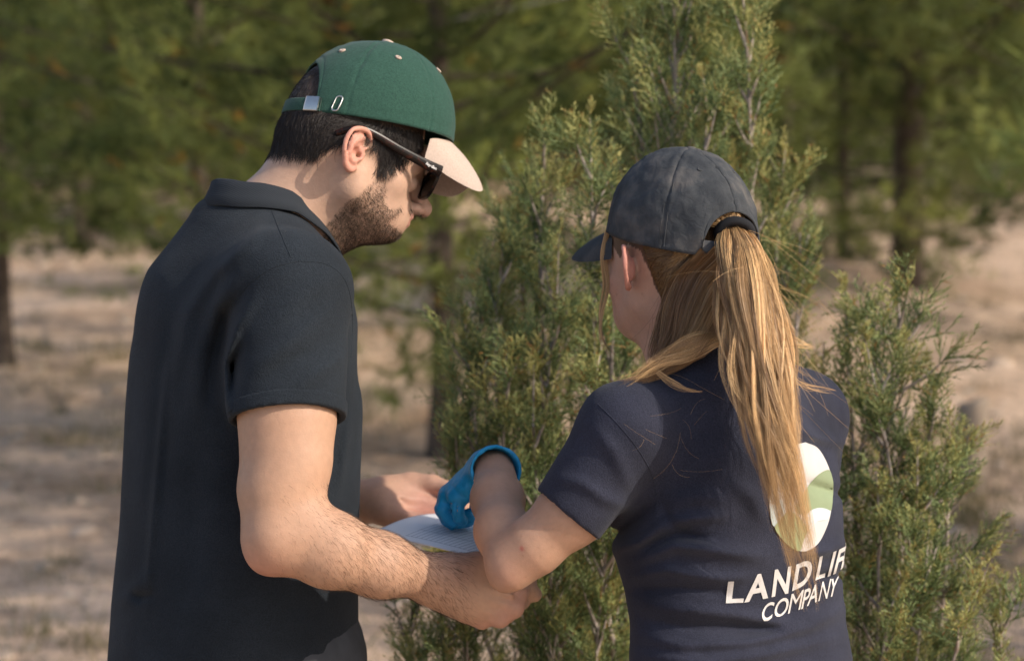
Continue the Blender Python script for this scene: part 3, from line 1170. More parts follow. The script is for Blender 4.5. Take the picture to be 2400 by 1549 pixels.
pine_kind('near', seed=3, H=4.3, R=1.75, z0=0.50, nb=76, npc=17, ncl=100, needle=0.11, wid=0.0062, pollen=0.05, dark=(0.044, 0.073, 0.017), light=(0.351, 0.377, 0.098))
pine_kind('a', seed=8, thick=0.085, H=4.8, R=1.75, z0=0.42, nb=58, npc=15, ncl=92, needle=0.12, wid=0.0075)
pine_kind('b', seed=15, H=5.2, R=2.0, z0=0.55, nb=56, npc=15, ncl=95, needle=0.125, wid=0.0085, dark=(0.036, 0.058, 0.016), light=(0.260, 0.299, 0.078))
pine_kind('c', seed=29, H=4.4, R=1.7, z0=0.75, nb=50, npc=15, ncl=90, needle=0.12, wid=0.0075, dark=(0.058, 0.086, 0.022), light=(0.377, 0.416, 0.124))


def pine(key, px_, D, rz, sc, label, dz=0.0):
    x = (px_ - 1200) / FPX * D
    y = D / CP
    z = float(ground_z(np.array([x]), np.array([y]))[0]) - 0.02 + dz
    e = empty('pine_tree', (x, y, z), label, 'pine tree', 'pines growing behind the people')
    e.rotation_euler = (0, 0, rz)
    e.scale = (sc, sc, sc)
    tm, cm = PINES[key]
    for nm, me in (('trunk', tm), ('crown', cm)):
        o = bpy.data.objects.new(nm, me); COL.objects.link(o); o.parent = e
    return e


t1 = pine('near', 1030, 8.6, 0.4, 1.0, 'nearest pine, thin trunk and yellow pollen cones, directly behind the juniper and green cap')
# bleached dead twigs among its needles
rngd = np.random.default_rng(4)
for k in range(6):
    zz0 = rngd.uniform(1.7, 2.9)
    az = rngd.uniform(-2.9, -0.2)
    d = np.array([math.cos(az), math.sin(az), rngd.uniform(-0.2, 0.5)])
    L = rngd.uniform(0.5, 1.0)
    s = np.linspace(0, 1, 8)[:, None]
    P = np.array([0, 0, zz0]) + d * L * s + rngd.normal(0, 0.12, 3) * s * s
    v, l, q = tube(P, np.linspace(0.007, 0.002, 8), 5)
    add_obj('dead_branch', np_mesh('dead_branch', v, l, q), TWIG, t1)
pine('a', 2135, 14.0, 1.1, 1.15, 'broad pine with thick dark trunk beside the soil mound, right side of the picture', -0.38)
pine('b', 1985, 15.6, 0.2, 0.85, 'low dark pine added behind the soil mound for a dark shadow mass', -0.25)  # added tree, supplies the dark shadow mass behind the mound
pine('a', 188, 19.6, 2.6, 1.0, 'distant pine with short dark trunk in open ground, far left')
pine('c', -12, 11.4, 4.0, 1.0, 'pine cut by the left picture edge, its slim trunk along the border')
pine('b', 470, 12.0, 0.9, 1.0, 'dark dense pine spreading above the man\'s collar')
pine('c', 820, 23.0, 5.0, 1.2, 'pale green pine seen past the back of the green cap')
pine('b', 1560, 20.0, 3.3, 1.0, 'dark pine behind the top of the tall juniper')
pine('b', 1840, 18.5, 1.9, 1.1, 'dark shady pine just right of the tall juniper\'s top')
pine('c', 2640, 12.5, 5.6, 1.1, 'light green pine at the right picture edge')
pine('b', 300, 24.0, 2.2, 1.25, 'far pine closing the gap left of the dark dense pine')
pine('a', 1250, 22.0, 4.4, 1.3, 'far pine filling the gap behind the nearest pine')

tp = empty('pine_tree', (4.3, 4.7, -0.02), 'tall pine just beyond the right picture edge, its shade falling on the ground', 'pine tree', 'pines growing behind the people')
tp.scale = (1.45, 1.45, 1.5)
for nm, me in zip(('trunk', 'crown'), PINES['b']):
    o = bpy.data.objects.new(nm, me); COL.objects.link(o); o.parent = tp

# the wood beyond, one mass
wv_, wf_, wc_ = [], [], []
off = 0
for k in range(44):
    T, C = (None, None)
    x = -15 + 30 * (k % 22) / 21 + rnge.normal(0, 0.4)
    y = 29 + 7 * (k // 22) + rnge.normal(0, 1.2)
    Hh = rnge.uniform(5.0, 6.8)
    nn = 3800
    u = rnge.uniform(0, 1, nn)
    zz0 = 0.4 + (Hh - 0.4) * u
    rr = 2.1 * (1 - u ** 1.7) ** 0.7 * np.sqrt(rnge.uniform(0.25, 1, nn))
    az = rnge.uniform(0, 6.28, nn)
    c = np.stack([x + rr * np.cos(az), y + rr * np.sin(az), zz0 + ground_z(np.array([x]), np.array([y]))[0]], -1)
    d = rnge.normal(0, 1, (nn, 3)); d[:, 2] += 0.4
    d /= np.linalg.norm(d, axis=1, keepdims=True)
    sd_ = np.cross(d, rnge.normal(0, 1, (nn, 3)))
    sd_ /= np.linalg.norm(sd_, axis=1, keepdims=True)
    V = np.stack([c - sd_ * 0.026, c + sd_ * 0.026, c + d * 0.34], 1).reshape(-1, 3)
    kk = np.clip(0.5 + 0.5 * vnoise(c, 1.2, k), 0, 1)[:, None]
    col = np.array([0.055, 0.080, 0.022]) * (1 - kk) + np.array([0.24, 0.26, 0.08]) * kk
    wv_.append(V); wc_.append(np.repeat(col, 3, 0))
wv_ = np.concatenate(wv_); wc_ = np.concatenate(wc_)
wood = add_obj('pine_wood', np_mesh('pine_wood', wv_, np.arange(len(wv_)), 3, False, wc_), NEEDLE)
wood['kind'] = 'stuff'; wood['label'] = 'far pine wood closing the view behind the single trees'; wood['category'] = 'wood'

# short weathered post
pp = np.array([(2293 - 1200) / FPX * 7.8, 7.8, 0.0]); pp[2] = ground_z(pp[0:1], pp[1:2])[0] - 0.03
th_ = np.linspace(0, 2 * np.pi, 18, endpoint=False)
rows = []
for zz0, rr in ((0, 0.066), (0.1, 0.063), (0.25, 0.061), (0.385, 0.060), (0.400, 0.055), (0.403, 0.02), (0.400, 0.001)):
    q = rr * (1 + 0.05 * np.sin(3 * th_ + 1) + 0.03 * np.sin(7 * th_))
    rows.append(np.stack([q * np.cos(th_), q * np.sin(th_), np.full(18, zz0) + (0.012 * np.cos(th_ + 0.5) if zz0 > 0.3 else 0)], -1))
WOODP = flat_mat('weathered_wood', (0.34, 0.265, 0.20), rough=0.9, var=0.3, scale=18, bump=0.5, bscale=40, bdist=0.006)
po = add_obj('wooden_post', np_mesh('wooden_post', np.concatenate(rows), grid_faces(7, 18, wrap_v=True), 4, True), WOODP, None, pp)
po['label'] = 'short weathered grey wooden post standing in the soil beyond the right juniper'
po['category'] = 'post'
# ================================================================ junipers
rj = np.random.default_rng(33)
JLEAF = attr_mat('juniper_scales', rough=0.55, var=0.12, scale=25, spec=0.25, trans=0.22)
JBARK = flat_mat('juniper_bark', (0.38, 0.31, 0.265), rough=0.9, var=0.3, scale=60, bump=0.5, bscale=200, bdist=0.002)


def spray_template(r, n1=11, L=0.075):
    """flat feathery spray: axis, side twigs and their scale twiglets, as cones (start, end, radius, tipness)"""
    segs = []
    ax = catmull([(0, 0, 0), (L * 0.35, r.normal(0, 0.003), r.normal(0, 0.003)), (L * 0.7, r.normal(0, 0.005), r.normal(0, 0.006)), (L, r.normal(0, 0.008), 0.006 + r.normal(0, 0.006))], 7)
    for i in range(6):
        segs.append((ax[i], ax[i + 1], 0.0012 - 0.00008 * i, i / 6.0))
    for i in range(n1):
        t = (i + 0.8) / (n1 + 0.4)
        p = ax[0] + 0
        k = min(int(t * 6), 5)
        p = ax[k] + (ax[k + 1] - ax[k]) * (t * 6 - k)
        sd_ = 1 if i % 2 else -1
        ln = L * (0.42 * (1 - t) + 0.14) * r.uniform(0.7, 1.25)
        d = unit([1.0, sd_ * r.uniform(0.55, 0.95), r.normal(0.12, 0.35)])
        q = p + d * ln
        segs.append((p, q, 0.0010, 0.3 + 0.6 * t))
        m = max(3, int(ln / 0.0052))
        for j in range(m):
            tj = (j + 0.7) / m
            s2 = 1 if (j % 2) else -1
            pj = p + (q - p) * tj
            dj = unit(d * 0.8 + np.array([0.25, s2 * 0.6 * sd_, r.normal(0, 0.45)]))
            lj = 0.0105 * (1.15 - 0.6 * tj) * r.uniform(0.6, 1.4)
            segs.append((pj, pj + dj * lj, -0.00125, 0.35 + 0.65 * tj))
    A = np.array([s[0] for s in segs]); B = np.array([s[1] for s in segs])
    return A, B, np.array([s[2] for s in segs]), np.array([s[3] for s in segs])


TEMPL = [spray_template(rj) for _ in range(14)]


def juniper(name, base_w, H, lean, prof, nb, label, seed, leaders=(), group='junipers', spray_scale=1.0, dens=1.0, droop=0.0, elev=(0.65, 1.30)):
    r = np.random.default_rng(seed)
    root = empty(name, base_w, label, 'juniper', group)
    stems = [(np.zeros(3), np.array([lean[0], lean[1], H]), 0.020, 1.0)]
    for (f0, tip, rad) in leaders:
        st = np.array([lean[0] * f0, lean[1] * f0, H * f0])
        stems.append((st, np.asarray(tip, float), rad, 0.42))
    TV, TL, TS, off = [], [], [], 0
    places = []                                    # origin, direction, scale, brightness

    def add_tube(P, rr, sides=6):
        nonlocal off
        v, l, s = tube(P, rr, sides)
        TV.append(v); TL.append(l + off); TS.append(s); off += len(v)

    for si, (a, b, rad, wgt) in enumerate(stems):
        s = np.linspace(0, 1, 16)[:, None]
        mid = r.normal(0, 0.02, 3) * np.sin(s * np.pi) + (np.array([0, 0, 0.0]))
        P = a + (b - a) * s + mid
        if si:
            out = np.array([b[0] - a[0], b[1] - a[1], 0]) * 0.35
            P = P + out * np.sin(s * np.pi)
        Ls = np.linalg.norm(b - a)
        add_tube(P, np.linspace(rad, 0.0018, 16))
        n_b = int(nb * wgt * Ls / H)
        for k in range(n_b):
            f = 0.06 + 0.93 * (k + r.uniform(0, 1)) / n_b
            i = min(int(f * 15), 14)
            p = P[i] + (P[i + 1] - P[i]) * (f * 15 - i)
            az = k * 2.39996 + r.normal(0, 0.35)
            L = np.interp(p[2] / H, prof[0], prof[1]) * r.uniform(0.6, 1.1) * (1.0 if si == 0 else 0.36 * (1 - 0.5 * f))
            L = max(L, 0.05)
            el = r.uniform(*elev) - droop
            d = np.array([math.cos(az) * math.cos(el), math.sin(az) * math.cos(el), math.sin(el)])
            u = np.linspace(0, 1, 9)[:, None]
            Bp = p + d * L * u + np.array([0, 0, 0.30 * L]) * u ** 2 + r.normal(0, 0.05 * L, 3) * u ** 1.5
            add_tube(Bp, np.linspace(0.0052, 0.0012, 9) * min(1.3, 0.6 + L), 5)
            ns = int(max(5, dens * 36 * L))
            br = r.normal(0, 0.16)
            for q in range(ns):
                t = 0.25 + 0.77 * (q + r.uniform(0, 1)) / ns
                j = min(int(t * 8), 7)
                c = Bp[j] + (Bp[j + 1] - Bp[j]) * (t * 8 - j)
                tang = unit(Bp[j + 1] - Bp[j])
                sd_ = r.normal(0, 1, 3)
                sd_ -= tang * (sd_ @ tang)
                sd_ = unit(sd_)
                dd = unit(tang * r.uniform(0.55, 1.2) + sd_ * r.uniform(0.3, 0.95) + np.array([0, 0, 0.30]))
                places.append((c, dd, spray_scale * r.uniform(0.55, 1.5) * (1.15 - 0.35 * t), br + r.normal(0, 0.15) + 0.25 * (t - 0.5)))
            # growing tip
            tg = unit(Bp[-1] - Bp[-2])
            for _ in range(2):
                places.append((Bp[-1] - tg * 0.01, unit(tg + r.normal(0, 0.18, 3)), spray_scale * r.uniform(0.8, 1.2), br + 0.45))
        # leader tip shoots
        tg = unit(P[-1] - P[-2])
        ext = r.uniform(0.04, 0.09)
        tipp = P[-1] + tg * ext + r.normal(0, 0.004, 3)
        add_tube(np.stack([P[-1] + (tipp - P[-1]) * q for q in np.linspace(0, 1, 4)]), np.linspace(0.0018, 0.0008, 4), 5)
        for q in range(16):
            f = r.uniform(0, 1)
            base_ = P[-1] - tg * 0.10 + (tipp - P[-1] + tg * 0.10) * f
            places.append((base_, unit(tg + r.normal(0, 0.30, 3)), spray_scale * (0.85 - 0.50 * f) * r.uniform(0.8, 1.2), 0.35 + 0.35 * f))
    me = np_mesh('trunk', np.concatenate(TV), np.concatenate(TL), np.concatenate(TS))
    add_obj('trunk', me, JBARK, root)
    # place sprays
    CV, CC, BV, BC = [], [], [], []
    groups = [[] for _ in TEMPL]
    for pl_ in places:
        groups[r.integers(len(TEMPL))].append(pl_)
    tri = np.array([0, 2.0944, 4.18879])
    for (A, B, R, tip), pls in zip(TEMPL, groups):
        if not pls:
            continue
        o = np.array([p[0] for p in pls]); d = np.array([p[1] for p in pls]); sc = np.array([p[2] for p in pls]); br = np.array([p[3] for p in pls])
        up = r.normal(0, 0.5, d.shape) + np.array([0, 0, 1.0])
        y = np.cross(up, d); y /= np.linalg.norm(y, axis=1, keepdims=True) + 1e-9
        z = np.cross(d, y)
        M = np.stack([d, y, z], 1) * sc[:, None, None]
        a = np.einsum('kc,ncd->nkd', A, M) + o[:, None]
        b = np.einsum('kc,ncd->nkd', B, M) + o[:, None]
        t = b - a
        t /= np.linalg.norm(t, axis=2, keepdims=True) + 1e-12
        n1 = np.cross(t, np.array([0.3, 0.5, 0.81])); n1 /= np.linalg.norm(n1, axis=2, keepdims=True) + 1e-9
        n2 = np.cross(t, n1)
        rr = (R[None] * (0.75 + 0.25 * sc[:, None]))[..., None]
        big = R > 0
        ring = [a + rr * (math.cos(q) * n1 + math.sin(q) * n2) for q in tri]
        Vv = np.stack(ring + [b], 2)                # n,k,4,3
        CV.append(Vv[:, big].reshape(-1, 3))
        rot = r.uniform(0, 6.28, a.shape[:2])[..., None]
        sv = (np.cos(rot) * n1 + np.sin(rot) * n2) * rr
        BV.append(np.stack([a - sv, a + sv, b], 2)[:, ~big].reshape(-1, 3))
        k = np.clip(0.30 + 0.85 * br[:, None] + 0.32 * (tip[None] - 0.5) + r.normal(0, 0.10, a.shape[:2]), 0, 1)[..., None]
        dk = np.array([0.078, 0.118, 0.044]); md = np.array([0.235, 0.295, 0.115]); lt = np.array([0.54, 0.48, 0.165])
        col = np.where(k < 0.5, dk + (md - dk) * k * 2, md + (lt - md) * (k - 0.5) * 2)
        org = (r.uniform(0, 1, a.shape[:2]) < 0.03 + 0.22 * np.clip(br - 0.35, 0, 1)[:, None])[..., None]
        col = np.where(org, np.array([0.38, 0.19, 0.06]), col)
        CC.append(np.repeat(col[:, big].reshape(-1, 3), 4, 0))
        BC.append(np.repeat(col[:, ~big].reshape(-1, 3), 3, 0))
    V = np.concatenate(CV); C = np.concatenate(CC)
    n = len(V) // 4
    F = (np.array([[0, 1, 3], [1, 2, 3], [2, 0, 3]])[None] + (np.arange(n) * 4)[:, None, None]).reshape(-1, 3)
    Bv = np.concatenate(BV)
    F = np.concatenate([F, np.arange(len(Bv)).reshape(-1, 3) + len(V)])
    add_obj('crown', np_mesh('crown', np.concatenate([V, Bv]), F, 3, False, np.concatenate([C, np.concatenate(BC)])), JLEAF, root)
    return root


def jbase(px_, D):
    b = W(px_, 0, D)
    y = b[1] * 0 + D / CP - 0.0
    return np.array([(px_ - 1200) / FPX * D, D * CP + 0.0 + 0.12, 0.0])


def rel(px_, py_, D, base):
    return W(px_, py_, D) - base


b1 = jbase(1560, 2.96)
tip1 = rel(1592, -10, 3.02, b1)
L1 = [(0.45, 1748, 70, 2.98, 11), (0.42, 1482, 130, 3.05, 10), (0.38, 1275, 370, 2.98, 9), (0.30, 1176, 610, 2.95, 8), (0.35, 1385, 390, 2.88, 9), (0.30, 1835, 400, 3.02, 9),
      (0.22, 1095, 810, 2.92, 7), (0.25, 1305, 700, 2.84, 7), (0.16, 965, 1430, 2.90, 4), (0.18, 1070, 1060, 2.90, 6), (0.34, 1228, 520, 3.05, 7), (0.30, 1440, 560, 2.86, 7),
      (0.22, 1185, 880, 2.84, 6), (0.24, 1395, 830, 2.80, 6), (0.14, 1130, 1240, 2.82, 5), (0.12, 1290, 1330, 2.76, 5), (0.12, 1420, 1300, 2.76, 5), (0.40, 1655, 250, 2.92, 8),
      (0.28, 1875, 590, 3.02, 7), (0.15, 1040, 1330, 2.86, 5), (0.26, 1140, 700, 3.05, 6), (0.20, 1250, 1000, 2.80, 6)]
jun1 = juniper('juniper', b1, tip1[2], (tip1[0], tip1[1]), ([0, 0.2, 0.45, 0.7, 0.88, 1.0], [0.36, 0.34, 0.29, 0.19, 0.12, 0.05]), 120,
               'tall juniper with orange-tinged shoot tips filling the centre behind the man and woman', 5,
               leaders=[(f_, rel(a_, b_, d_, b1), r_ * 0.001) for f_, a_, b_, d_, r_ in L1], dens=0.74, spray_scale=0.78)
b2 = jbase(2000, 2.84)
tip2 = rel(2108, 745, 2.86, b2)
L2 = [(0.35, 1985, 790, 2.90, 6), (0.30, 2175, 965, 2.86, 6), (0.22, 2225, 1110, 2.82, 7), (0.12, 2345, 1450, 2.78, 6), (0.12, 2270, 1430, 2.72, 6), (0.30, 2050, 900, 2.80, 5), (0.2, 2150, 1150, 2.76, 5), (0.2, 2060, 1200, 2.78, 5), (0.25, 1925, 930, 2.88, 5), (0.2, 1950, 1150, 2.82, 5), (0.15, 2170, 1330, 2.76, 5), (0.12, 2090, 1420, 2.72, 5)]
jun2 = juniper('juniper', b2, tip2[2], (tip2[0], tip2[1]), ([0, 0.25, 0.5, 0.75, 0.9, 1.0], [0.36, 0.31, 0.24, 0.16, 0.09, 0.03]), 66,
               'smaller juniper with bare leaning stem, right of the woman\'s shoulder', 12,
               leaders=[(f_, rel(a_, b_, d_, b2), r_ * 0.001) for f_, a_, b_, d_, r_ in L2], dens=0.74, spray_scale=0.80, elev=(0.35, 1.05))
# ================================================================ man in the dark polo shirt
MF = np.array([math.cos(math.radians(28)), math.sin(math.radians(28))])      # torso forward (x, depth)
MR = np.array([MF[1], -MF[0]])                                              # his right
DT = 2.46
man_c = to_world(Q(560, 1000, DT))
MAN0 = np.array([man_c[0], man_c[1], 0.0])
man = empty('person', MAN0, 'man in dark polo shirt and green cap, head bowed over a paper sheet', 'person', 'two people at the juniper')

HM = HeadFrame([-0.2130, 2.470, 0.2090], (math.cos(math.radians(22)), math.sin(math.radians(22))), math.radians(19), 0.0, 1.0)
Bm = Body()
add_head(Bm, HM, True)
nb = Q(632, 545, DT)
Bm.u(rc(HM(0, -0.004, -0.026), nb, 0.050, 0.058), 0.028)
Bm.u(rc(HM(0, 0.030, -0.060), nb + [0.035, 0.02, -0.01], 0.034, 0.042), 0.03)
Bm.u(rc(HM(0.0, -0.034, 0.000), Q(626, 515, DT - 0.01), 0.034, 0.042), 0.03)
# hidden trunk, so that the body is one piece
Bm.u(rc(nb, Q(575, 800, DT), 0.050, 0.04), 0.03)
Bm.u(rc(Q(575, 800, DT), Q(570, 1000, DT), 0.04, 0.04), 0.03)
shR = Q(690, 705, 2.285); shL = Q(470, 690, 2.66)
Bm.u(rc(nb + [0, 0, -0.05], shR, 0.05, 0.05), 0.03)
Bm.u(rc(nb + [0, 0, -0.05], shL, 0.05, 0.05), 0.03)
# right arm
elR = Q(654, 1254, 2.215); wrR = Q(1018, 1357, 2.300)
Bm.u(rc(shR, Q(670, 960, 2.25), 0.052, 0.0520), 0.02)
Bm.u(rc(Q(670, 960, 2.25), Q(658, 1150, 2.228), 0.0520, 0.0462), 0.012)
Bm.u(rc(Q(658, 1150, 2.228), elR, 0.0462, 0.0385), 0.012)
Bm.u(rc(Q(696, 1075, 2.228), Q(684, 1010, 2.238), 0.034, 0.040), 0.03)       # biceps
Bm.u(rc(Q(632, 1300, 2.213), Q(625, 1306, 2.213), 0.0165, 0.0150), 0.024)     # point of the elbow
Bm.u(rc(elR, Q(770, 1290, 2.225), 0.0385, 0.0400), 0.016)
Bm.u(rc(Q(735, 1235, 2.215), Q(800, 1285, 2.225), 0.026, 0.030), 0.025)
Bm.u(rc(Q(770, 1290, 2.225), Q(890, 1322, 2.255), 0.0400, 0.0335), 0.012)
fl_n = unit([0.1, 0.75, 0.55])
Bm.u(rcf(Q(890, 1324, 2.255), wrR, 0.0345, 0.0260, fl_n, 1.0, 0.86), 0.02)


def hand(B, wrist, knuckles, fingers, thumb, nrm, rw, rk, k=0.014, fk=0.0035):
    """knuckles: 4 points index..little; fingers: list of 4 chains (points after the knuckle); radii built in"""
    fr = [0.0098, 0.0100, 0.0094, 0.0082]
    for i, kp in enumerate(knuckles):
        off = (i - 1.5)
        w0 = wrist + (np.mean(knuckles, 0) - wrist) * 0.06 + (kp - np.mean(knuckles, 0)) * 0.45
        B.u(rcf(w0, kp, rw, rk[i], nrm, 0.95, 1.0), k)
    for i, ch in enumerate(fingers):
        pts = [knuckles[i]] + list(ch)
        r0 = fr[i]
        rr = [r0 * 1.10, r0 * 1.0, r0 * 0.9, r0 * 0.78]
        for j in range(len(pts) - 1):
            B.u(rc(pts[j], pts[j + 1], rr[j], rr[j + 1]), 0.006 if j == 0 else fk)
    tp, tr = thumb
    for j in range(len(tp) - 1):
        B.u(rc(tp[j], tp[j + 1], tr[j], tr[j + 1]), 0.012 if j == 0 else fk)


# right hand: seen on its back, fingers curled away under the sheet
kn = [Q(1213, 1392, 2.325), Q(1203, 1424, 2.315), Q(1172, 1447, 2.315), Q(1130, 1452, 2.322)]
fg = [[Q(1238, 1362, 2.360), Q(1222, 1330, 2.385), Q(1195, 1318, 2.392)],
      [Q(1222, 1408, 2.358), Q(1212, 1358, 2.392), Q(1185, 1338, 2.398)],
      [Q(1190, 1440, 2.360), Q(1182, 1380, 2.398), Q(1158, 1356, 2.402)],
      [Q(1146, 1450, 2.360), Q(1142, 1400, 2.392), Q(1126, 1376, 2.398)]]
th = ([Q(1050, 1345, 2.315), Q(1120, 1325, 2.325), Q(1180, 1330, 2.335), Q(1236, 1382, 2.352), Q(1252, 1392, 2.358)], [0.017, 0.0145, 0.0125, 0.0115, 0.0095])
hand(Bm, wrR, kn, fg, th, [0.0, 1, 0.25], 0.0185, [0.0118, 0.0120, 0.0114, 0.0108], k=0.010)
Bm.u(rc(wrR, Q(1095, 1392, 2.318), 0.0255, 0.0250), 0.02)
Bm.u(rc(Q(1060, 1335, 2.31), Q(1120, 1330, 2.32), 0.0155, 0.0130), 0.015)
# extensor tendons and veins
for a, b in (((1060, 1372), (1196, 1420)), ((1058, 1385), (1165, 1440)), ((1062, 1360), (1200, 1395))):
    Bm.u(rc(Q(*a, 2.290), Q(*b, 2.3035), 0.0016, 0.0026), 0.005)
# left arm and hand (far side), palm up
elL = Q(600, 1235, 2.745); wrL = Q(893, 1172, 2.665)
Bm.u(rc(shL, elL, 0.052, 0.042), 0.02)
Bm.u(rc(elL, Q(760, 1185, 2.705), 0.042, 0.038), 0.02)
Bm.u(rcf(Q(760, 1185, 2.705), wrL, 0.038, 0.0300, [0, 0.4, 1], 1.0, 0.92), 0.02)
kl = [Q(1030, 1148, 2.700), Q(1042, 1172, 2.680), Q(1042, 1196, 2.660), Q(1030, 1216, 2.640)]
fl = [[Q(1075, 1166, 2.702), Q(1100, 1180, 2.695), Q(1115, 1196, 2.690)],
      [Q(1085, 1196, 2.680), Q(1115, 1216, 2.672), Q(1130, 1226, 2.668)],
      [Q(1084, 1220, 2.660), Q(1112, 1236, 2.652), Q(1126, 1242, 2.65)],
      [Q(1066, 1234, 2.642), Q(1090, 1244, 2.636), Q(1104, 1248, 2.632)]]
tl = ([Q(925, 1150, 2.675), Q(962, 1140, 2.680), Q(1012, 1136, 2.672), Q(1046, 1146, 2.662), Q(1066, 1164, 2.655)], [0.020, 0.0195, 0.0140, 0.0110, 0.0090])
hand(Bm, wrL, kl, fl, tl, [0, 0.5, 0.9], 0.0215, [0.0125, 0.0125, 0.0120, 0.0120], k=0.016)
Bm.u(rc(Q(915, 1200, 2.640), Q(985, 1218, 2.632), 0.0175, 0.0150), 0.016)       # heel of the palm
Bm.s(ell(Q(1000, 1186, 2.632), I3, (0.030, 0.014, 0.0085)), 0.012)
Bm.s(rc(Q(940, 1172, 2.634), Q(990, 1192, 2.634), 0.0022, 0.0022), 0.006)

Vb, Fb = Bm.mesh(0.0023)
Vb = relax(Vb, Fb, 1, 0.35)

# ---- skin colours that belong to the skin
lp = HM.inv(Vb)
px, py = PXY(Vb)
skin = np.tile(np.array([0.54, 0.335, 0.235]), (len(Vb), 1))
armness = sstep(860, 1000, py) * (px < 1300)
skin = skin * (1 - armness[:, None]) + np.array([0.49, 0.288, 0.188]) * armness[:, None]


def blend(c, col, m):
    return c * (1 - m[:, None]) + np.asarray(col) * m[:, None]


def near_pt(V, c, r):
    return np.exp(-((V - c) ** 2).sum(1) / (r * r))


isear = (np.abs(lp[:, 0]) > 0.0775) & (lp[:, 1] < 0.022) & (lp[:, 1] > -0.05) & (lp[:, 2] > -0.045) & (lp[:, 2] < 0.055)
skin = blend(skin, (0.62, 0.27, 0.20), 0.75 * isear * 1.0)
skin = blend(skin, (0.55, 0.24, 0.19), 0.55 * near_pt(Vb, Q(622, 1318, 2.205), 0.03))
for c in kn:
    skin = blend(skin, (0.50, 0.215, 0.165), 0.55 * near_pt(Vb, c, 0.016))
palm = near_pt(Vb, Q(1000, 1185, 2.64), 0.05)
skin = blend(skin, (0.60, 0.33, 0.26), 0.7 * palm)
skin = blend(skin, (0.50, 0.20, 0.15), 0.6 * near_pt(Vb, Q(1005, 1200, 2.64), 0.022))
skin = blend(skin, (0.52, 0.25, 0.19), 0.5 * near_pt(Vb, HM(0, 0.118, -0.028), 0.018))
lips = ((np.abs(lp[:, 0]) < 0.022) & (lp[:, 1] > 0.098) & (lp[:, 2] > -0.051) & (lp[:, 2] < -0.0315)).astype(float)
skin = blend(skin, (0.42, 0.17, 0.14), 0.7 * lips)

hair_px = [(640, 330), (650, 230), (700, 150), (900, 60), (1040, 200), (1012, 322), (985, 340), (962, 362), (940, 378), (918, 388), (900, 402), (888, 392), (889, 352), (865, 318), (838, 330), (812, 335), (792, 338), (770, 338), (748, 350), (735, 352), (712, 345), (690, 338), (640, 330)]
beard_px = [(893, 372), (936, 380), (916, 404), (900, 432), (893, 455), (897, 474), (915, 492), (940, 482), (950, 490), (930, 505), (903, 520), (900, 545), (880, 585), (840, 600), (770, 600), (772, 545), (784, 506), (808, 472), (845, 445), (868, 422), (882, 395)]
hp = HM.poly(hair_px, 0.070)
bp_ = HM.poly(beard_px, 0.050)
nz = vnoise(Vb, 130, 5, 3)
nzb = vnoise(Vb, 160, 9, 3)
yy = lp[:, 1] + 0.004 * nz
zz_ = lp[:, 2] + 0.004 * nzb
headish = (py < 640) & (np.abs(lp[:, 0]) < 0.1)
hair_m = in_poly(yy, zz_, hp) & headish & ~isear
# the back of the head and nape wrap round
hair_m |= headish & ~isear & (lp[:, 1] < -0.045) & (lp[:, 2] > -0.012 + 0.004 * nz)
beard_m = (in_poly(yy, zz_, bp_) | ((lp[:, 2] < -0.058) & (lp[:, 1] > 0.044) & (lp[:, 2] > -0.108)) | ((lp[:, 1] > 0.095) & (np.abs(lp[:, 2] + 0.030) < 0.0045) & (np.abs(lp[:, 0]) < 0.03))) & headish & ~isear & (lips < 0.5) & (lp[:, 1] > -0.01)
skin = blend(skin, (0.020, 0.014, 0.011), 0.93 * hair_m)
skin = blend(skin, (0.24, 0.15, 0.10), 0.34 * beard_m)
SKIN_MAN = attr_mat('skin_man', rough=0.55, sss=0.10, var=0.09, scale=120, bump=0.4, bscale=520, spec=0.28)
man_body = view_obj('body', man, MAN0, Vb, Fb, 4, SKIN_MAN, True, skin)
SMb = Surface(Vb, Fb)

# ---- hair, beard, arm hair
rngm = np.random.default_rng(3)
mm = HM.M


def hair_dir(root, nr):
    l = HM.inv(root)
    back = sstep(-0.02, -0.07, l[:, 1])[:, None]
    d = (-0.75 * mm[2] - 0.55 * mm[1])[None] * (1 - back) + (-1.0 * mm[2] + 0.05 * mm[0])[None] * back
    front = sstep(0.0, 0.03, l[:, 1])[:, None]
    d = d * (1 - front) + (-0.9 * mm[2] + 0.35 * mm[1])[None] * front
    return d, 0.30


def dark_cols(n, rng):
    b = rng.uniform(0.6, 1.7, n)[:, None]
    return np.array([0.019, 0.0135, 0.0105]) * b


cap_line = 0.036 + (lp[:, 1] + 0.098) * 0.18
low_m = hair_m & (lp[:, 2] < cap_line - 0.004)
hole_m = hair_m & (lp[:, 2] >= cap_line - 0.004) & (lp[:, 1] < -0.045) & (lp[:, 2] < 0.10)
SV2, SF2, C2 = grow(Vb, Fb, hole_m.astype(float), 2200, lambda r_, n_: (hair_dir(r_, n_)[0], 0.10), 0.012, 0.00030, 4, dark_cols, rngm, 0.2, 0.1)
SV2 = SV2 - (vnormals(Vb, Fb).mean(0) * 0)
SV, SF, C = grow(Vb, Fb, low_m.astype(float), 12000, hair_dir, 0.017, 0.00034, 5, dark_cols, rngm, 0.28, 0.12)
HAIR_DARK = attr_mat('dark_hair', rough=0.5, var=0.1, scale=30, spec=0.28)
view_obj('hair', man, MAN0, np.concatenate([SV, SV2]), np.concatenate([SF, SF2 + len(SV)]), 4, HAIR_DARK, True, np.concatenate([C, C2]))


def beard_dir(root, nr):
    d = np.tile(-0.8 * mm[2] + 0.35 * mm[1], (len(root), 1))
    return d + rngm.normal(0, 0.3, d.shape), 0.75


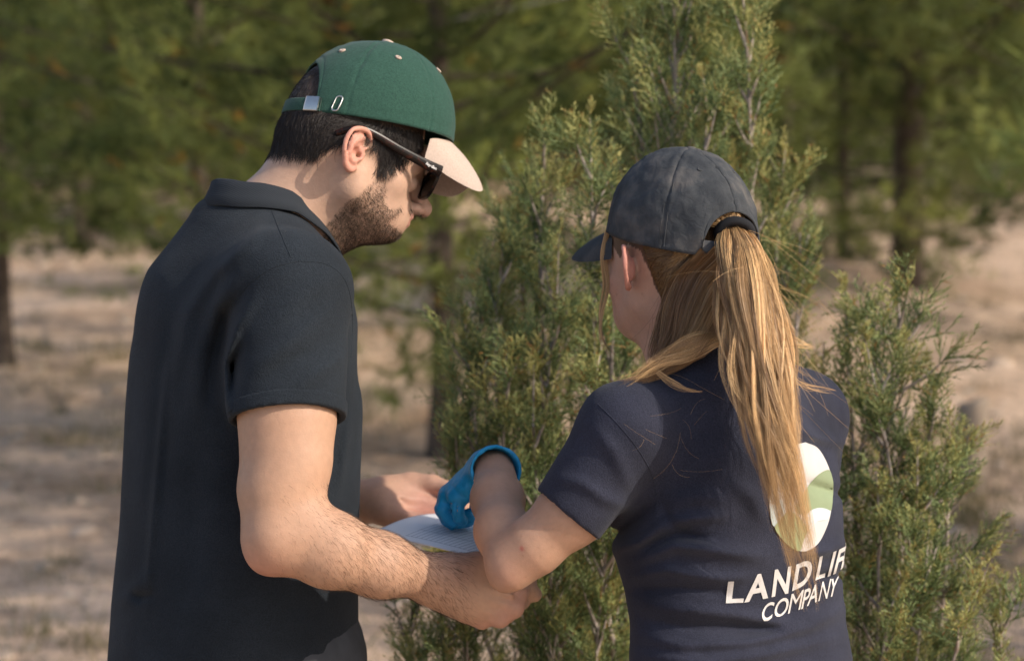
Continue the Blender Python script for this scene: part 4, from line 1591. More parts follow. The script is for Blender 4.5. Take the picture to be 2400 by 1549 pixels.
def beard_cols(n, rng):
    k = rng.uniform(0, 1, n)[:, None]
    return np.array([0.018, 0.012, 0.009]) * (1 - k) + np.array([0.13, 0.078, 0.046]) * k


dens = beard_m * (0.16 + 0.84 * sstep(-0.005, -0.05, lp[:, 2]))
SV, SF, C = grow(Vb, Fb, dens, 6800, beard_dir, 0.0064, 0.00021, 4, beard_cols, rngm, 0.35, 0.45)
view_obj('beard', man, MAN0, SV, SF, 4, HAIR_DARK, True, C)

fore_m = ((px > 640) & (px < 1110) & (py > 1130) & (py < 1480) & (Vb[:, 1] < 2.40)).astype(float) * (0.12 + 0.88 * sstep(700, 850, px)) * (1 - 0.7 * sstep(1050, 1110, px))
ax_f = unit(wrR - elR)


def arm_dir(root, nr):
    x = sstep(-0.02, 0.035, (root - elR) @ np.array([0, 0, 1.0]) * -1 + 0.0)
    d = ax_f[None] * 0.75 + np.array([0.0, 0, -0.75])[None]
    return np.repeat(d, len(root), 0), 0.38


def arm_cols(n, rng):
    return np.array([0.075, 0.042, 0.025]) * rng.uniform(0.5, 1.5, n)[:, None]


SV, SF, C = grow(Vb, Fb, fore_m, 5200, arm_dir, 0.0110, 0.00009, 5, arm_cols, rngm, 0.2, 0.10)
view_obj('arm_hair', man, MAN0, SV, SF, 4, HAIR_DARK, True, C)

# ---- polo shirt
lev = []
for py_, l_, r_, a_ in ((500, 478, 690, 0.070), (530, 440, 716, 0.105), (570, 402, 752, 0.138), (600, 380, 782, 0.152), (620, 364, 803, 0.160), (680, 336, 822, 0.172), (740, 317, 836, 0.174), (830, 302, 846, 0.172),
                        (960, 294, 848, 0.168), (1100, 288, 842, 0.165), (1250, 281, 838, 0.165), (1400, 265, 837, 0.168), (1549, 253, 837, 0.172), (1660, 250, 838, 0.174), (1760, 248, 838, 0.174)):
    wv = 0.5 * (r_ - l_) * DT / FPX
    b_ = math.sqrt(max(wv * wv - (a_ * MF[1]) ** 2, 0.03 ** 2)) / MF[0]
    c_ = Q((l_ + r_) / 2, py_, DT)
    lev.append((c_[2], c_[0], DT, a_, b_))
Bs = Body()
Bs.u(loft(lev, MR, MF, 2.15), 0.0)
Bs.u(rc(nb + [-0.005, -0.02, -0.035], Q(676, 672, 2.305), 0.052, 0.064), 0.05)
Bs.u(rc(nb + [-0.01, 0.02, -0.035], Q(492, 675, 2.62), 0.052, 0.060), 0.05)
Bs.u(rc(Q(545, 560, 2.45), Q(490, 690, 2.45), 0.050, 0.070), 0.05)
hemc = Q(672, 982, 2.245)
hemn = unit([0.075, -0.30, -0.95])
sl_a, sl_b = Q(684, 690, 2.295), Q(672, 1010, 2.242)


def sleeve_prim(a, b, ra, rb, c, n, lo=None):
    f0, l0, h0 = rc(a, b, ra, rb)

    def f(P):
        e = (P - c) @ n
        d = np.maximum(f0(P), e)
        if lo is not None:
            d = np.maximum(d, lo - e)
        return d
    return f, l0, h0


Bs.u(sleeve_prim(sl_a, sl_b, 0.0675, 0.0650, hemc - hemn * 0.006, hemn), 0.028)
sl2a, sl2b = Q(474, 690, 2.655), Q(500, 990, 2.70)
hn2 = unit(sl2b - sl2a)
Bs.u(sleeve_prim(sl2a, sl2b, 0.0675, 0.0635, sl2b - hn2 * 0.02, hn2), 0.028)
Bs.s(sleeve_prim(Q(675, 890, 2.262), Q(671, 1060, 2.236), 0.0580, 0.0580, hemc - hemn * 0.024, -hemn), 0.002)
Bs.s(rc(sl2b - hn2 * 0.05, sl2b + hn2 * 0.1, 0.056, 0.056), 0.002)
# neck opening
Bs.s(rc(nb + [-0.004, 0.0, 0.012], nb + [-0.03, 0.0, 0.14], 0.055, 0.070), 0.006)
M_FOLDS = [([(640, 500), (590, 560), (500, 640), (440, 740), (405, 880), (388, 1020)], 20, 0.0045),
           ([(395, 830), (378, 1000), (365, 1150), (352, 1300), (345, 1420)], 9, 0.0030),
           ([(420, 720), (398, 860), (385, 1000), (372, 1160)], 26, -0.0035),
           ([(560, 640), (500, 720), (470, 830), (455, 960)], 22, 0.0040),
           ([(590, 660), (530, 740), (497, 860), (490, 960)], 14, -0.0035),
           ([(600, 700), (555, 770), (528, 850), (530, 930), (545, 1000)], 12, 0.0045),
           ([(575, 800), (548, 850), (540, 930)], 14, -0.0025),
           ([(800, 700), (720, 770), (640, 830), (580, 880)], 22, 0.0028),
           ([(812, 780), (740, 820), (660, 860), (610, 890)], 16, -0.0016),
           ([(815, 830), (750, 870), (690, 910)], 14, 0.0022),
           ([(820, 640), (760, 660), (700, 700), (640, 760)], 26, 0.0018),
           ([(300, 1390), (330, 1400), (365, 1392)], 10, -0.003),
           ([(280, 1420), (320, 1380), (350, 1330)], 18, 0.0025),
           ([(830, 760), (838, 860), (836, 960)], 10, -0.003),
           ([(822, 960), (805, 1080), (790, 1160)], 10, 0.0022),
           ([(470, 1000), (455, 1150), (450, 1300), (440, 1440)], 30, -0.0028),
           ([(700, 1440), (740, 1490), (760, 1549)], 14, 0.002)]
Bs.d(folds_fn(M_FOLDS, 2.52))
Bs.d(lambda P: 0.0012 * vnoise(P * np.array([1, 1, 0.5]), 14, 21, 2))
Vs, Fs = Bs.mesh(0.0036)
Vs = relax(Vs, Fs, 2, 0.5)
shirt = view_obj('polo_shirt', man, MAN0, Vs, Fs, 4, FAB_BLACK, True)
SS = Surface(Vs, Fs)
# sleeve bands
for (a, b, ra, rb, c, n, hr) in ((sl_a, sl_b, 0.0690, 0.0668, hemc, hemn, 0.0582),):
    Bc = Body()
    Bc.u(sleeve_prim(a, b, ra, rb, c, n, -0.0175), 0.0)
    Bc.s(rc(c - n * 0.06, c + n * 0.06, hr + 0.0015, hr), 0.001)
    Bc.d(lambda P: 0.0012 * vnoise(P, 22, 4, 2))
    Vc, Fc = Bc.mesh(0.0022)
    view_obj('sleeve_cuff', man, MAN0, relax(Vc, Fc, 2, 0.5), Fc, 4, FAB_BLACK, True, parent=shirt)
# stitched seams lying on the cloth
for pts in ([(632, 482), (655, 540), (682, 604)],
            [(700, 612), (640, 628), (590, 660), (562, 690)],
            [(700, 612), (760, 618), (800, 645), (820, 690), (826, 760), (822, 840)]):
    P = SS.line(pts, 60, 0.0)
    if len(P) > 3:
        V, lo, sz = tube(P, 0.0006, 6)
        view_obj('seam', man, MAN0, V, lo, sz, FAB_BLACK, True, parent=shirt)

# ---- collar
ang = np.radians(np.linspace(-166, 166, 120))
aa = np.degrees(np.abs(ang))
hh = np.interp(aa, [0, 30, 60, 90, 115, 140, 166], [0.008, 0.007, 0.002, -0.008, -0.026, -0.048, -0.068])
cc = Q(640, 500, DT) + np.array([0, 0, 0.031])
fw = np.array([MF[0], MF[1], 0]); rt = np.array([MR[0], MR[1], 0])
fall = np.interp(aa, [0, 60, 90, 120, 150, 166], [0.034, 0.030, 0.026, 0.028, 0.036, 0.030])
hh += 0.0012 * np.sin(ang * 5 + 1)


def ringp(dr, dh):
    return cc + (-np.cos(ang))[:, None] * fw * (0.073 + dr)[:, None] + np.sin(ang)[:, None] * rt * (0.063 + dr)[:, None] + np.outer(hh + dh, [0, 0, 1.0])


z1 = np.zeros(120)
rows = [ringp(z1 - 0.005, z1 - 0.040), ringp(z1 - 0.0035, z1 - 0.020), ringp(z1 - 0.002, z1 - 0.005), ringp(z1 + 0.0005, z1), ringp(z1 + 0.004, z1 - 0.0015),
        ringp(z1 + 0.0065, z1 - 0.006 - 0.1 * fall), ringp(z1 + 0.0115, z1 - 0.6 * fall), ringp(z1 + 0.0175, z1 - fall), ringp(z1 + 0.0162, z1 - fall - 0.0012), ringp(z1 + 0.0125, z1 - fall + 0.001),
        ringp(z1 + 0.006, z1 - 0.5 * fall), ringp(z1 + 0.0015, z1 - 0.008), ringp(z1 - 0.001, z1 - 0.020), ringp(z1 - 0.003, z1 - 0.041)]
V = np.stack(rows, 1).reshape(-1, 3)
F = grid_faces(120, len(rows), wrap_v=True)
k = len(rows)
loops = np.concatenate([F.ravel(), np.arange(k), 119 * k + np.arange(k)[::-1]])
m_, t_, b_ = mat('rib_knit')
wv = t_.nodes.new('ShaderNodeTexWave')
wv.inputs['Scale'].default_value = 160
wv.bands_direction = 'DIAGONAL'
tc_ = t_.nodes.new('ShaderNodeTexCoord')
t_.links.new(tc_.outputs['Object'], wv.inputs['Vector'])
add_bump(t_, b_, wv.outputs[1], 0.35, 0.0006)
setp(b_, Base_Color=(0.030, 0.034, 0.040, 1), Roughness=0.92, Specular_IOR_Level=0.15)
RIB = m_
view_obj('collar', man, MAN0, V, loops, np.concatenate([np.full(len(F), 4), [k, k]]), RIB, True, parent=shirt)

# ---- cap
rim = (0.0215, 0.0840, 0.1045, 0.072, 0.032)
apex = (0, 0.010, 0.160)
V, loops, sizes, on = make_cap(HM, rim, apex, 0.93, (0.64, 0.66), 6, 0.0007, 0.0012, 8)
capo = view_obj('cap', man, MAN0, V, loops, sizes, GREEN_TWILL)
sm = capo.modifiers.new('cloth thickness', 'SOLIDIFY'); sm.thickness = 0.0022; sm.offset = -1
V, F = make_brim(HM, rim, 0.94, 0.051, 0.036, 0.054, thick=0.0035)
view_obj('brim', man, MAN0, V, F, 4, TAN_TWILL, parent=capo)


def button(p, n, r, mat_, root, r0, parent):
    n = unit(n)
    a = unit(np.cross(n, [1, 0, 0.2])); b = np.cross(n, a)
    th_ = np.linspace(0, 2 * np.pi, 20, endpoint=False)
    rowsb = []
    for rr, hgt in ((1.0, -0.1), (1.02, 0.12), (0.85, 0.36), (0.5, 0.5), (0.05, 0.54)):
        rowsb.append(p + (np.cos(th_)[:, None] * a + np.sin(th_)[:, None] * b) * r * rr + n * r * hgt)
    V_ = np.stack(rowsb, 0).reshape(-1, 3)
    F_ = grid_faces(5, 20, wrap_v=True)
    return view_obj('button', root, r0, V_, F_, 4, mat_, parent=parent)


button(HM(*apex) + HM.M[2] * 0.002, HM.M[2], 0.0082, TAN_TWILL, man, MAN0, capo)
for ang_ in (math.pi / 6, math.pi / 2, math.pi * 5 / 6, -math.pi / 6, -math.pi / 2):
    p, n = on(ang_, 0.86, 0.0026)
    V, F = eyelet_mesh(HM.arr(p[None])[0], n @ HM.M, 0.0030, 0.0015)
    view_obj('eyelet', man, MAN0, V, F, 4, TAN_TWILL, parent=capo)
# strap, clasp and metal loop at the back
angs = np.linspace(math.pi - 0.72, math.pi + 0.72, 60)
sp_ = np.array([on(a_, 0.075, 0.0026)[0] for a_ in angs]); sn_ = np.array([on(a_, 0.06, 0)[1] for a_ in angs])
sn_[:, 2] = 0
strap_v = HM.arr(sp_); strap_n = sn_ @ HM.M
V, lo, sz = box_ribbon(strap_v, strap_n, 0.0165, 0.0022)
view_obj('strap', man, MAN0, V, lo, sz, GREEN_TWILL, parent=capo)
# near side of him is +x, so angle < pi
i0 = 10
angs2 = np.linspace(math.pi - 0.70, math.pi - 0.50, 10)
sp2 = np.array([on(a_, 0.075, 0.0046)[0] for a_ in angs2]); sn2 = np.array([on(a_, 0.06, 0)[1] for a_ in angs2]); sn2[:, 2] = 0
V, lo, sz = box_ribbon(HM.arr(sp2), sn2 @ HM.M, 0.0185, 0.0018)
view_obj('clasp', man, MAN0, V, lo, sz, METAL, parent=capo)
p, n = on(math.pi - 0.93, 0.10, 0.0042)
pc = HM.arr(p[None])[0]; nc = unit(n @ HM.M)
upv = unit(HM.M[2] - nc * (HM.M[2] @ nc)); sdv = np.cross(upv, nc)
tt = np.linspace(0, 2 * np.pi, 40, endpoint=False)
lp_ = pc + (np.cos(tt)[:, None] * sdv * 0.0044 + (np.sin(tt)[:, None] * 0.0044 + np.sign(np.sin(tt))[:, None] * 0.0058) * upv)
V_, F_ = [], []
ph_ = np.linspace(0, 2 * np.pi, 7, endpoint=False)
outw = lp_ - pc
outw /= np.linalg.norm(outw, axis=1, keepdims=True)
V_ = (lp_[:, None] + 0.0011 * (np.cos(ph_)[None, :, None] * outw[:, None] + np.sin(ph_)[None, :, None] * nc)).reshape(-1, 3)
view_obj('loop', man, MAN0, V_, grid_faces(40, 7, True, True), 4, METAL, parent=capo)

# ---- sunglasses
m_, t_, b_ = mat('tortoiseshell')
nz_ = noise_node(t_, 60, 3, dist=1.5)
r_ = ramp(t_, nz_.outputs[0], [(0.52, (0.006, 0.003, 0.0025)), (0.78, (0.060, 0.013, 0.006))])
t_.links.new(r_.outputs[0], b_.inputs['Base Color'])
setp(b_, Roughness=0.25, Specular_IOR_Level=0.15)
TORT = m_
m_, t_, b_ = mat('dark_lens')
setp(b_, Base_Color=(0.006, 0.007, 0.006, 1), Roughness=0.08, Specular_IOR_Level=0.4)
LENS = m_
gy = 0.112; gz = 0.0125
fr_c = []
glasses = None


def lens_outline(q, grow_=0.0, n=48):
    t = np.linspace(0, 2 * np.pi, n, endpoint=False)
    cx = q * 0.034
    x = 0.026 * np.sign(np.cos(t)) * np.abs(np.cos(t)) ** 0.62
    z = 0.0175 * np.sign(np.sin(t)) * np.abs(np.sin(t)) ** 0.66
    x *= 1 + 0.10 * z / 0.0175
    k_ = 1 + grow_ / 0.024
    X = cx + x * k_
    Z = gz - 0.004 + z * k_
    Y = gy - 0.0008 * (np.abs(X) / 0.03) ** 2
    Y = Y + (Z - gz) * 0.10
    return np.stack([X, Y, Z], -1)


rimv, rimf, off_ = [], [], 0
for q in (1, -1):
    o1, o2 = lens_outline(q, 0.0), lens_outline(q, 0.0042)
    bk = np.array([0, -0.004, 0])
    R4 = np.stack([o1, o2, o2 + bk, o1 + bk], 1).reshape(-1, 3)
    rimv.append(R4); rimf.append(grid_faces(48, 4, True, True) + off_); off_ += len(R4)
brp = catmull([(-0.010, gy + 0.001, gz + 0.004), (0, gy + 0.003, gz + 0.006), (0.010, gy + 0.001, gz + 0.004)], 9)
Vb2, lo2, sz2 = tube(brp, 0.0028, 8)
gv = np.concatenate(rimv); gf = np.concatenate(rimf)
loops = np.concatenate([gf.ravel(), lo2 + len(gv)]); sizes = np.concatenate([np.full(len(gf), 4), sz2])
glasses = view_obj('sunglasses', man, MAN0, HM.arr(np.concatenate([gv, Vb2])), loops, sizes, TORT, False)
for q in (1, -1):
    o1 = lens_outline(q, 0.0006)
    V = np.concatenate([o1 + [0, -0.001, 0], o1 + [0, -0.0028, 0]])
    i = np.arange(48)
    loops = np.concatenate([i, 48 + i[::-1], np.stack([i, 48 + i, 48 + (i + 1) % 48, (i + 1) % 48], -1).ravel()])
    view_obj('lens', man, MAN0, HM.arr(V), loops, np.concatenate([[48, 48], np.full(48, 4)]), LENS, False, parent=glasses)
    tp_ = catmull([(q * 0.0700, gy - 0.006, gz + 0.0085), (q * 0.0735, 0.085, gz + 0.010), (q * 0.0770, 0.045, gz + 0.014), (q * 0.0785, 0.010, gz + 0.0195), (q * 0.0790, -0.010, gz + 0.0195), (q * 0.0770, -0.026, gz + 0.012), (q * 0.0745, -0.036, gz + 0.004)], 40)
    hgt = np.interp(np.linspace(0, 1, 40), [0, 0.2, 0.55, 0.8, 1], [0.0084, 0.0064, 0.0045, 0.0040, 0.0036])
    nn = np.tile(HM.M[0] * q, (40, 1))
    P_ = HM.arr(tp_)
    V, lo, sz = tube(P_, hgt * HM.S * 0.95, 12, True, (HM.M[0], 0.34))
    view_obj('temple', man, MAN0, V, lo, sz, TORT, False, parent=glasses)


def text_pts(body, size, extrude=0.0, offset=0.0, shear=0.0):
    cu = bpy.data.curves.new('txt', 'FONT')
    cu.body = body; cu.size = size; cu.offset = offset; cu.shear = shear; cu.resolution_u = 4
    cu.align_x = 'CENTER'
    ob = bpy.data.objects.new('txt', cu)
    COL.objects.link(ob)
    dg = bpy.context.evaluated_depsgraph_get()
    me = bpy.data.meshes.new_from_object(ob.evaluated_get(dg))
    bpy.data.objects.remove(ob); bpy.data.curves.remove(cu)
    bm = bmesh.new(); bm.from_mesh(me); bpy.data.meshes.remove(me)
    return bm


WHITE_INK = flat_mat('white_ink', (0.60, 0.565, 0.54), rough=0.8, var=0.10, scale=160, bump=0.3, bscale=700)
bm = text_pts('Ray-Ban', 0.0048, offset=0.0002, shear=0.3)
bmesh.ops.triangulate(bm, faces=bm.faces)
tv = np.array([v.co[:] for v in bm.verts]); tf = np.array([[v.index for v in f.verts] for f in bm.faces])
bm.free()
lt = np.stack([np.full(len(tv), 0.0), gy - 0.022 + tv[:, 0], gz + 0.0085 + tv[:, 1] - 0.10 * tv[:, 0]], -1)
lt[:, 0] = 0.0745 + (gy - 0.006 - lt[:, 1]) * 0.09
# text reads along the temple towards the lens when seen from his right side
view_obj('lettering', man, MAN0, HM.arr(lt), tf, 3, WHITE_INK, False, parent=glasses)

# ---- trousers and shoes, below the frame
Bt = Body()
hipz = to_view(MAN0 + [0, 0, 0.92])
for q in (1, -1):
    hp_ = MAN0 + [MR[0] * 0.09 * q, MR[1] * 0.09 * q, 0.90]
    ft = MAN0 + [MR[0] * 0.11 * q, MR[1] * 0.11 * q, 0.07]
    kn_ = (hp_ + ft) / 2 + [MF[0] * 0.02, MF[1] * 0.02, 0.02]
    Bt.u(rc(to_view(hp_), to_view(kn_), 0.105, 0.072), 0.03)
    Bt.u(rc(to_view(kn_), to_view(ft), 0.072, 0.062), 0.02)
Bt.u(rc(to_view(MAN0 + [MR[0] * .06, MR[1] * .06, 0.93]), to_view(MAN0 - [MR[0] * .06, MR[1] * .06, -0.93]), 0.125, 0.125), 0.05)
Vt, Ft = Bt.mesh(0.016)
view_obj('trousers', man, MAN0, Vt, Ft, 4, TROUSER)
for q in (1, -1):
    ft = MAN0 + [MR[0] * 0.11 * q, MR[1] * 0.11 * q, 0]
    Bt = Body()
    f3 = np.array([MF[0], MF[1], 0])
    Bt.u(rcf(to_view(ft + [0, 0, 0.06] - f3 * 0.04), to_view(ft + [0, 0, 0.045] + f3 * 0.17), 0.048, 0.042, V2W.T @ np.array([0, 0, 1.0]), 1.0, 0.8), 0.02)
    Bt.u(rc(to_view(ft + [0, 0, 0.05]), to_view(ft + [0, 0, 0.11]), 0.048, 0.05), 0.02)
    zc = to_view(ft)
    un = V2W.T @ np.array([0, 0, 1.0])
    Bt.s((lambda P, zc=zc, un=un: (P - zc) @ un - 0.002, zc - 1, zc + 1), 0.0)
    Vt, Ft = Bt.mesh(0.010)
    view_obj('shoe', man, MAN0, Vt, Ft, 4, SHOE)
# ================================================================ woman in the navy T-shirt
WF = unit(np.array([-0.60, 0.80]))
WR = np.array([WF[1], -WF[0]])
DW = 2.32
wc = to_world(Q(1720, 1300, DW))
WOM0 = np.array([wc[0], wc[1], 0.0])
wom = empty('person', WOM0, 'woman with blonde ponytail, faded blue cap and navy printed T-shirt, seen from behind', 'person', 'two people at the juniper')
HW = HeadFrame([0.1954, 2.347, 0.0666], unit((-0.55, 0.835)), math.radians(5), 0.0, 0.93)
Bw = Body()
add_head(Bw, HW, False)
nw = Q(1668, 850, 2.30)
Bw.u(rc(HW(0, -0.020, -0.030), nw, 0.050, 0.052), 0.025)
Bw.u(rc(HW(0, 0.030, -0.065), nw + [-0.03, 0.035, -0.01], 0.032, 0.040), 0.03)
Bw.u(rc(nw, Q(1690, 1100, DW), 0.050, 0.050), 0.03)
Bw.u(rc(Q(1690, 1100, DW), Q(1700, 1150, DW), 0.05, 0.05), 0.03)
sL = Q(1462, 1010, 2.205); sR = Q(1885, 990, 2.425)
Bw.u(rc(nw + [0, 0, -0.04], sL, 0.04, 0.04), 0.03)
Bw.u(rc(nw + [0, 0, -0.04], sR, 0.04, 0.04), 0.03)
eL = Q(1200, 1316, 2.225); wL = Q(1158, 1098, 2.415)
Bw.u(rc(sL, Q(1340, 1200, 2.215), 0.041, 0.0370), 0.02)
Bw.u(rc(Q(1340, 1200, 2.215), Q(1250, 1280, 2.220), 0.0370, 0.0315), 0.012)
Bw.u(rc(Q(1250, 1280, 2.220), eL, 0.0315, 0.0270), 0.012)
Bw.u(rc(Q(1188, 1352, 2.218), Q(1181, 1360, 2.220), 0.0120, 0.0110), 0.020)
Bw.u(rc(eL, Q(1178, 1245, 2.265), 0.0280, 0.0300), 0.014)
Bw.u(rc(Q(1178, 1245, 2.265), Q(1166, 1170, 2.335), 0.0300, 0.0272), 0.015)
Bw.u(rcf(Q(1166, 1170, 2.335), wL, 0.0285, 0.0245, [0, 0.3, 1], 1.0, 0.9), 0.02)


def w_hand(B, gr=0.0):
    kn = [Q(1062, 1160, 2.495), Q(1050, 1158, 2.475), Q(1052, 1162, 2.452), Q(1072, 1168, 2.430)]
    fg = [[Q(1046, 1192, 2.505), Q(1062, 1216, 2.500), Q(1074, 1226, 2.495)],
          [Q(1036, 1192, 2.478), Q(1048, 1216, 2.478), Q(1060, 1227, 2.474)],
          [Q(1040, 1194, 2.448), Q(1052, 1214, 2.452), Q(1064, 1224, 2.452)],
          [Q(1072, 1196, 2.425), Q(1076, 1212, 2.430), Q(1084, 1220, 2.436)]]
    t = ([Q(1128, 1130, 2.475), Q(1126, 1168, 2.492), Q(1120, 1204, 2.485), Q(1094, 1214, 2.470), Q(1074, 1222, 2.464)], [0.013 + gr, 0.0120 + gr, 0.0105 + gr, 0.0095 + gr, 0.0085 + gr])
    fr = [0.0084, 0.0086, 0.0082, 0.0072]
    mk = np.mean(kn, 0)
    for i, kp in enumerate(kn):
        w0 = Q(1140, 1102, 2.425) + (kp - mk) * 0.35
        B.u(rc(w0, kp, 0.0165 + gr, 0.0110 + gr), 0.012)
        pts = [kp] + fg[i]
        for j in range(3):
            B.u(rc(pts[j], pts[j + 1], fr[i] * (1.08 - 0.1 * j) + gr, fr[i] * (0.98 - 0.1 * j) + gr), 0.005 if j == 0 else 0.0025)
    tp, tr = t
    for j in range(4):
        B.u(rc(tp[j], tp[j + 1], tr[j], tr[j + 1]), 0.010 if j == 0 else 0.003)


w_hand(Bw, -0.0012)
# right arm, hidden in front of her
eR = Q(1862, 1240, 2.560); wR = Q(1600, 1290, 2.640)
Bw.u(rc(sR, eR, 0.043, 0.033), 0.02)
Bw.u(rc(eR, wR, 0.034, 0.024), 0.02)
knr = [Q(1520, 1262, 2.66), Q(1515, 1280, 2.66), Q(1518, 1298, 2.66), Q(1526, 1314, 2.66)]
fgr = [[k_ + [-0.022, 0.004, -0.010], k_ + [-0.028, 0.008, -0.026], k_ + [-0.018, 0.010, -0.036]] for k_ in knr]
hand(Bw, wR, knr, fgr, ([Q(1580, 1270, 2.65), Q(1545, 1250, 2.645), Q(1515, 1250, 2.64)], [0.015, 0.011, 0.009]), [0, 1, 0.2], 0.016, [0.0105] * 4)
Vw, Fw = Bw.mesh(0.0023)
Vw = relax(Vw, Fw, 1, 0.35)
lw = HW.inv(Vw)
px, py = PXY(Vw)
skin = np.tile(np.array([0.51, 0.30, 0.215]), (len(Vw), 1))
arm_w = sstep(900, 1100, py)
skin = blend(skin, (0.47, 0.272, 0.180), arm_w)
isear = (np.abs(lw[:, 0]) > 0.0765) & (lw[:, 1] < 0.024) & (lw[:, 1] > -0.05) & (lw[:, 2] > -0.045) & (lw[:, 2] < 0.055)
skin = blend(skin, (0.60, 0.24, 0.18), 0.75 * isear)
skin = blend(skin, (0.52, 0.24, 0.18), 0.45 * near_pt(Vw, Q(1185, 1375, 2.175), 0.03))
skin = blend(skin, (0.55, 0.26, 0.20), 0.35 * near_pt(Vw, HW(-0.05, 0.065, -0.02), 0.03))
# small red mark, moles and freckles on the arm
sp, _ = (np.array([0, 0, 0]), None)
wsurf = Surface(Vw, Fw)
mk_, _n = wsurf.at(1223, 1285)
if mk_ is not None:
    skin = blend(skin, (0.42, 0.07, 0.06), 0.8 * near_pt(Vw, mk_, 0.0026))
rngw = np.random.default_rng(5)
for i in range(90):
    p, _n = wsurf.at(rngw.uniform(1180, 1390), rngw.uniform(1200, 1370))
    if p is not None:
        skin = blend(skin, (0.30, 0.14, 0.08), rngw.uniform(0.1, 0.4) * near_pt(Vw, p, 0.0011))
for a, b in ((1434, 668), (1445, 690), (1505, 690)):
    p, _n = wsurf.at(a, b)
    if p is not None:
        skin = blend(skin, (0.25, 0.11, 0.07), 0.4 * near_pt(Vw, p, 0.0017))
nzw = vnoise(Vw, 120, 15, 3)
hl = [(0.085, 0.20), (0.055, 0.052), (0.030, 0.030), (0.022, 0.020), (0.000, 0.036), (-0.022, 0.026), (-0.030, 0.000), (-0.034, -0.030), (-0.040, -0.075), (-0.2, -0.075), (-0.2, 0.2)]
hairw_m = in_poly(lw[:, 1] + 0.003 * nzw, lw[:, 2] + 0.003 * nzw, hl) & (py < 860) & ~isear
skin = blend(skin, (0.075, 0.042, 0.022), 0.9 * hairw_m)  # scalp hair, with the shade under the cap painted into its brown
SKIN_WOM = attr_mat('skin_woman', rough=0.55, sss=0.12, var=0.08, scale=130, bump=0.35, bscale=600, spec=0.28)
view_obj('body', wom, WOM0, Vw, Fw, 4, SKIN_WOM, True, skin)

# ---- glove
Bg = Body()
w_hand(Bg, 0.0010)
cuff_a, cuff_b = Q(1146, 1098, 2.425), Q(1162, 1102, 2.392)
Bg.u(rcf(cuff_a, cuff_b, 0.0262, 0.0315, [0, 0.3, 1], 0.95, 0.98), 0.008)
cn = unit(cuff_b - cuff_a)
cmid = Q(1162, 1102, 2.390)
Bg.s((lambda P: cmid @ cn - P @ cn + 0.0025 * np.sin(P[:, 0] * 160), cmid - 0.06, cmid + 0.06), 0.0)
Bg.s(rcf(cuff_a + (cuff_b - cuff_a) * 0.45, cuff_b + cn * 0.05, 0.0265, 0.0298, [0, 0.3, 1], 0.93, 0.95), 0.001)
G_FOLDS = [([(1035, 1178), (1056, 1180), (1070, 1176)], 3.5, -0.0012), ([(1040, 1200), (1056, 1196), (1066, 1198)], 3.5, -0.0012), ([(1074, 1172), (1072, 1195), (1072, 1215)], 3.0, -0.0014),
           ([(1088, 1120), (1092, 1150), (1100, 1170)], 5, 0.0008), ([(1062, 1140), (1075, 1158), (1095, 1168)], 5, -0.0008)]
Bg.d(folds_fn(G_FOLDS, 2.6))
Bg.d(lambda P: 0.0009 * vnoise(P, 110, 2, 2))
Vg, Fg = Bg.mesh(0.0017)
GLOVE = flat_mat('blue_nitrile', (0.016, 0.30, 0.56), rough=0.45, var=0.12, scale=90, bump=0.5, bscale=160, spec=0.4)
view_obj('glove', wom, WOM0, relax(Vg, Fg, 1, 0.4), Fg, 4, GLOVE)

# ---- T-shirt
lev = []
for py_, l_, r_, a_ in ((868, 1590, 1800, 0.065), (900, 1490, 1885, 0.115), (940, 1448, 1925, 0.140), (1000, 1432, 1948, 0.148), (1080, 1425, 1966, 0.150), (1180, 1428, 1974, 0.150),
                        (1280, 1442, 1979, 0.148), (1370, 1466, 1980, 0.145), (1440, 1477, 1988, 0.148), (1549, 1477, 2006, 0.152), (1640, 1480, 2020, 0.158), (1720, 1480, 2030, 0.160)):
    wv = 0.5 * (r_ - l_) * DW / FPX
    b_ = math.sqrt(max(wv * wv - (a_ * WF[1]) ** 2, 0.045 ** 2 * WF[0] ** 2)) / abs(WF[0])
    b_ = min(max(b_, 0.07), 0.115)
    c_ = Q((l_ + r_) / 2, py_, DW)
    lev.append((c_[2], c_[0], DW, a_, b_))
Bt = Body()
Bt.u(loft(lev, WR, WF, 2.3), 0.0)
Bt.u(rc(nw + [0.005, 0.0, -0.030], Q(1466, 998, 2.215), 0.050, 0.0480), 0.045)
Bt.u(rc(nw + [0.015, 0.0, -0.030], Q(1878, 970, 2.420), 0.052, 0.0540), 0.045)
Bt.u(rc(Q(1690, 900, 2.27), Q(1720, 1040, 2.27), 0.055, 0.075), 0.05)
hw_c = Q(1338, 1214, 2.212)
hw_n = unit([-0.62, -0.06, -0.76])
Bt.u(sleeve_prim(Q(1464, 1010, 2.208), Q(1300, 1252, 2.215), 0.0485, 0.0435, hw_c, hw_n), 0.022)
Bt.s(sleeve_prim(Q(1380, 1136, 2.213), Q(1270, 1290, 2.217), 0.0395, 0.0395, hw_c - hw_n * 0.022, -hw_n), 0.0015)
Bt.u(sleeve_prim(sR, eR, 0.0500, 0.0480, Q(1900, 1135, 2.50), unit(eR - sR)), 0.02)
Bt.s(rc(nw + [-0.012, 0.008, 0.012], nw + [-0.06, 0.04, 0.13], 0.050, 0.075), 0.005)
